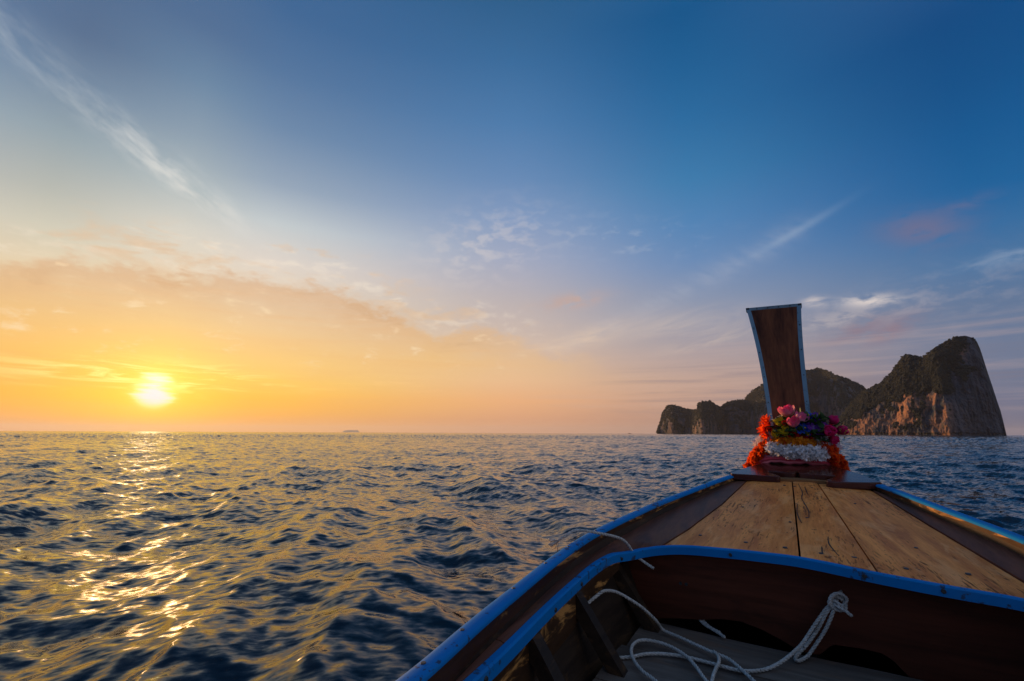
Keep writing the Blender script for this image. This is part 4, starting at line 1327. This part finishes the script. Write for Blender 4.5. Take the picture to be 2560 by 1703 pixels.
for px, py, s, sz, aim in [(2080, 1053, 4.97, 32, (-.3, -.5, .8)), (2093, 1072, 5.0, 36, (-.3, -1, .3)), (2072, 1077, 4.9, 42, (-.9, -.3, .4)), (2078, 1088, 4.92, 32, (-.7, -.6, -.2)), (2075, 1102, 4.95, 24, (-.4, -.8, -.6))]:
    flower('magenta_flower', px, py, s, sz * U_, aim, [(3, 74, .54, magp), (4, 54, .62, magp), (3, 34, .62, magp)], hr)

leafm = [petal_mesh('leaf', mat=mm_, curl=cu, width=.48, length=1.0, n=6, m_=5, tip=.1, seed=i, cup=.5) for i, (mm_, cu) in enumerate([(M['leaf'], .5), (M['leaf'], -.5), (M['leaf2'], .4)])]
for px, py, s, sz, aim, mi in ([(2006, 1036, 4.96, 28, (-.2, .3, 1), 2), (2014, 1042, 4.94, 26, (-.5, -.3, .9), 2), (2010, 1054, 4.92, 26, (-.8, -.5, .5), 0), (1998, 1076, 4.86, 24, (-.9, .8, .3), 2), (1990, 1082, 4.87, 26, (-.9, .3, -.4), 0), (2008, 1080, 4.87, 28, (-.8, -.8, -.1), 0),
                               (2026, 1076, 4.88, 28, (-.8, -.9, .1), 0), (2034, 1084, 4.88, 30, (-.8, -.9, -.3), 1), (2050, 1088, 4.9, 28, (-.6, -1, -.2), 1), (1937, 1062, 4.92, 28, (-.6, 1, .3), 1), (1926, 1068, 4.95, 26, (-.5, 1, .1), 0), (1928, 1087, 4.95, 28, (-.3, 1, -.2), 0),
                               (2036, 1046, 4.94, 26, (-.6, -.5, .6), 0), (1984, 1044, 4.97, 26, (-.5, .4, .9), 0), (1960, 1060, 4.93, 26, (-.8, .4, -.3), 0), (2062, 1092, 4.92, 26, (-.5, -1, -.4), 0), (2084, 1062, 5.0, 26, (-.4, -1, .4), 0)] +
                              [(random.uniform(1932, 2070), random.uniform(1042, 1090), random.uniform(4.87, 4.97), random.uniform(20, 34), (random.uniform(-1, -.2), random.uniform(-1, 1), random.uniform(-.5, .9)), random.choice((0, 1, 0, 1, 2))) for _ in range(90)]):
    o_ = bpy.data.objects.new('leaf', leafm[mi]); link(o_, bq)
    o_.matrix_basis = Matrix.Translation(place(px, py, s)) @ Vector(aim).to_track_quat('Y', 'Z').to_matrix().to_4x4() @ Matrix.Rotation(random.uniform(-.8, .8), 4, 'Y') @ Matrix.Scale(sz * U_, 4)
# foam block the stems are pushed into
hv, hf, _a = burst(26, .1 * K, .05 * K, 77)
o_ = bpy.data.objects.new('stem_bundle', mesh_from('stem_bundle', hv * np.array([.6, 1.9, .8]), hf, M['leaf'], True, {'along': _a})); link(o_, bq); o_.location = P(np.array((5.0, .06, .08)))
for cx_, cy_, n_, sp_, mat_, nm in [(1932, 1036, 9, 7, 'p_tiny', 'bud'), (1953, 1032, 6, 5, 'p_tiny', 'bud'), (1936, 1048, 6, 7, 'p_tiny', 'bud'), (1968, 1048, 5, 6, 'p_tiny', 'bud'), (2050, 1092, 5, 5, 'p_tiny', 'bud'), (2104, 1068, 8, 8, 'sprig', 'sprig'), (2096, 1098, 9, 9, 'sprig', 'sprig'), (2016, 1036, 4, 5, 'sprig', 'sprig')]:
    bv, bf, ba = burst(6, 3.2 * U_, 1.8 * U_, int(cx_)); me_ = mesh_from(nm, bv, bf, M[mat_], True, {'along': ba})
    for i in range(n_):
        o_ = bpy.data.objects.new(nm, me_); link(o_, bq)
        o_.location = place(cx_ + random.gauss(0, sp_), cy_ + random.gauss(0, sp_), 4.93 + random.uniform(-.04, .04)); o_.rotation_euler = [random.uniform(0, 6) for _ in range(3)]

# ------------------------------------------------------------------ a boat far out near the headland
fb = empty('motor_boat'); fa = R(14.25); fd = 1500
fb.location = (math.sin(fa) * fd, math.cos(fa) * fd, 0); fb.rotation_euler.z = R(20)
tag(fb, 'tiny dark boat far out on the horizon left of the headland', 'boat')
hp_ = [(-4, 0), (-3.6, 1.1), (0, 1.4), (3, .9), (5, 0), (3, -.9), (0, -1.4), (-3.6, -1.1)]
tv = [(a_, b_, 1.2 + max(0, a_) * .12) for a_, b_ in hp_] + [(a_ * .85, b_ * .7, -.3) for a_, b_ in hp_]
tf = [tuple(range(8)), tuple(range(15, 7, -1))] + [(i, 8 + i, 8 + (i + 1) % 8, (i + 1) % 8) for i in range(8)]
dk = plain('dark_far_boat', (.06, .04, .035), .6)
obj('hull', tv, tf, dk, fb, False)
cv = np.array([[(-3, -.9, 2.5), (-3, .9, 2.5)], [(1, -.9, 2.5), (1.6, .9, 2.5)]]); v, f = slab(cv, 1.25)
obj('cabin', v, f, dk, fb, False)

# ------------------------------------------------------------------ the air over the sea
hv = np.array([(a_, b_, c_) for a_ in (-27000, 27000) for b_ in (-27000, 27000) for c_ in (-2.5, 330)])
hf = [(0, 1, 3, 2), (4, 6, 7, 5), (0, 4, 5, 1), (2, 3, 7, 6), (0, 2, 6, 4), (1, 5, 7, 3)]
hm = bpy.data.materials.new('sea_air'); hm.use_nodes = True; hn = hm.node_tree; hn.nodes.clear()
ho = hn.nodes.new('ShaderNodeOutputMaterial'); pv = hn.nodes.new('ShaderNodeVolumePrincipled')
pv.inputs['Color'].default_value = (.78, .85, .96, 1); pv.inputs['Density'].default_value = 3.2e-5; pv.inputs['Anisotropy'].default_value = .3
hn.links.new(pv.outputs[0], ho.inputs['Volume'])
o = obj('haze', hv, hf, hm, None, False); o['kind'] = 'stuff'; o['label'] = 'thin pale haze over the sea towards the horizon'
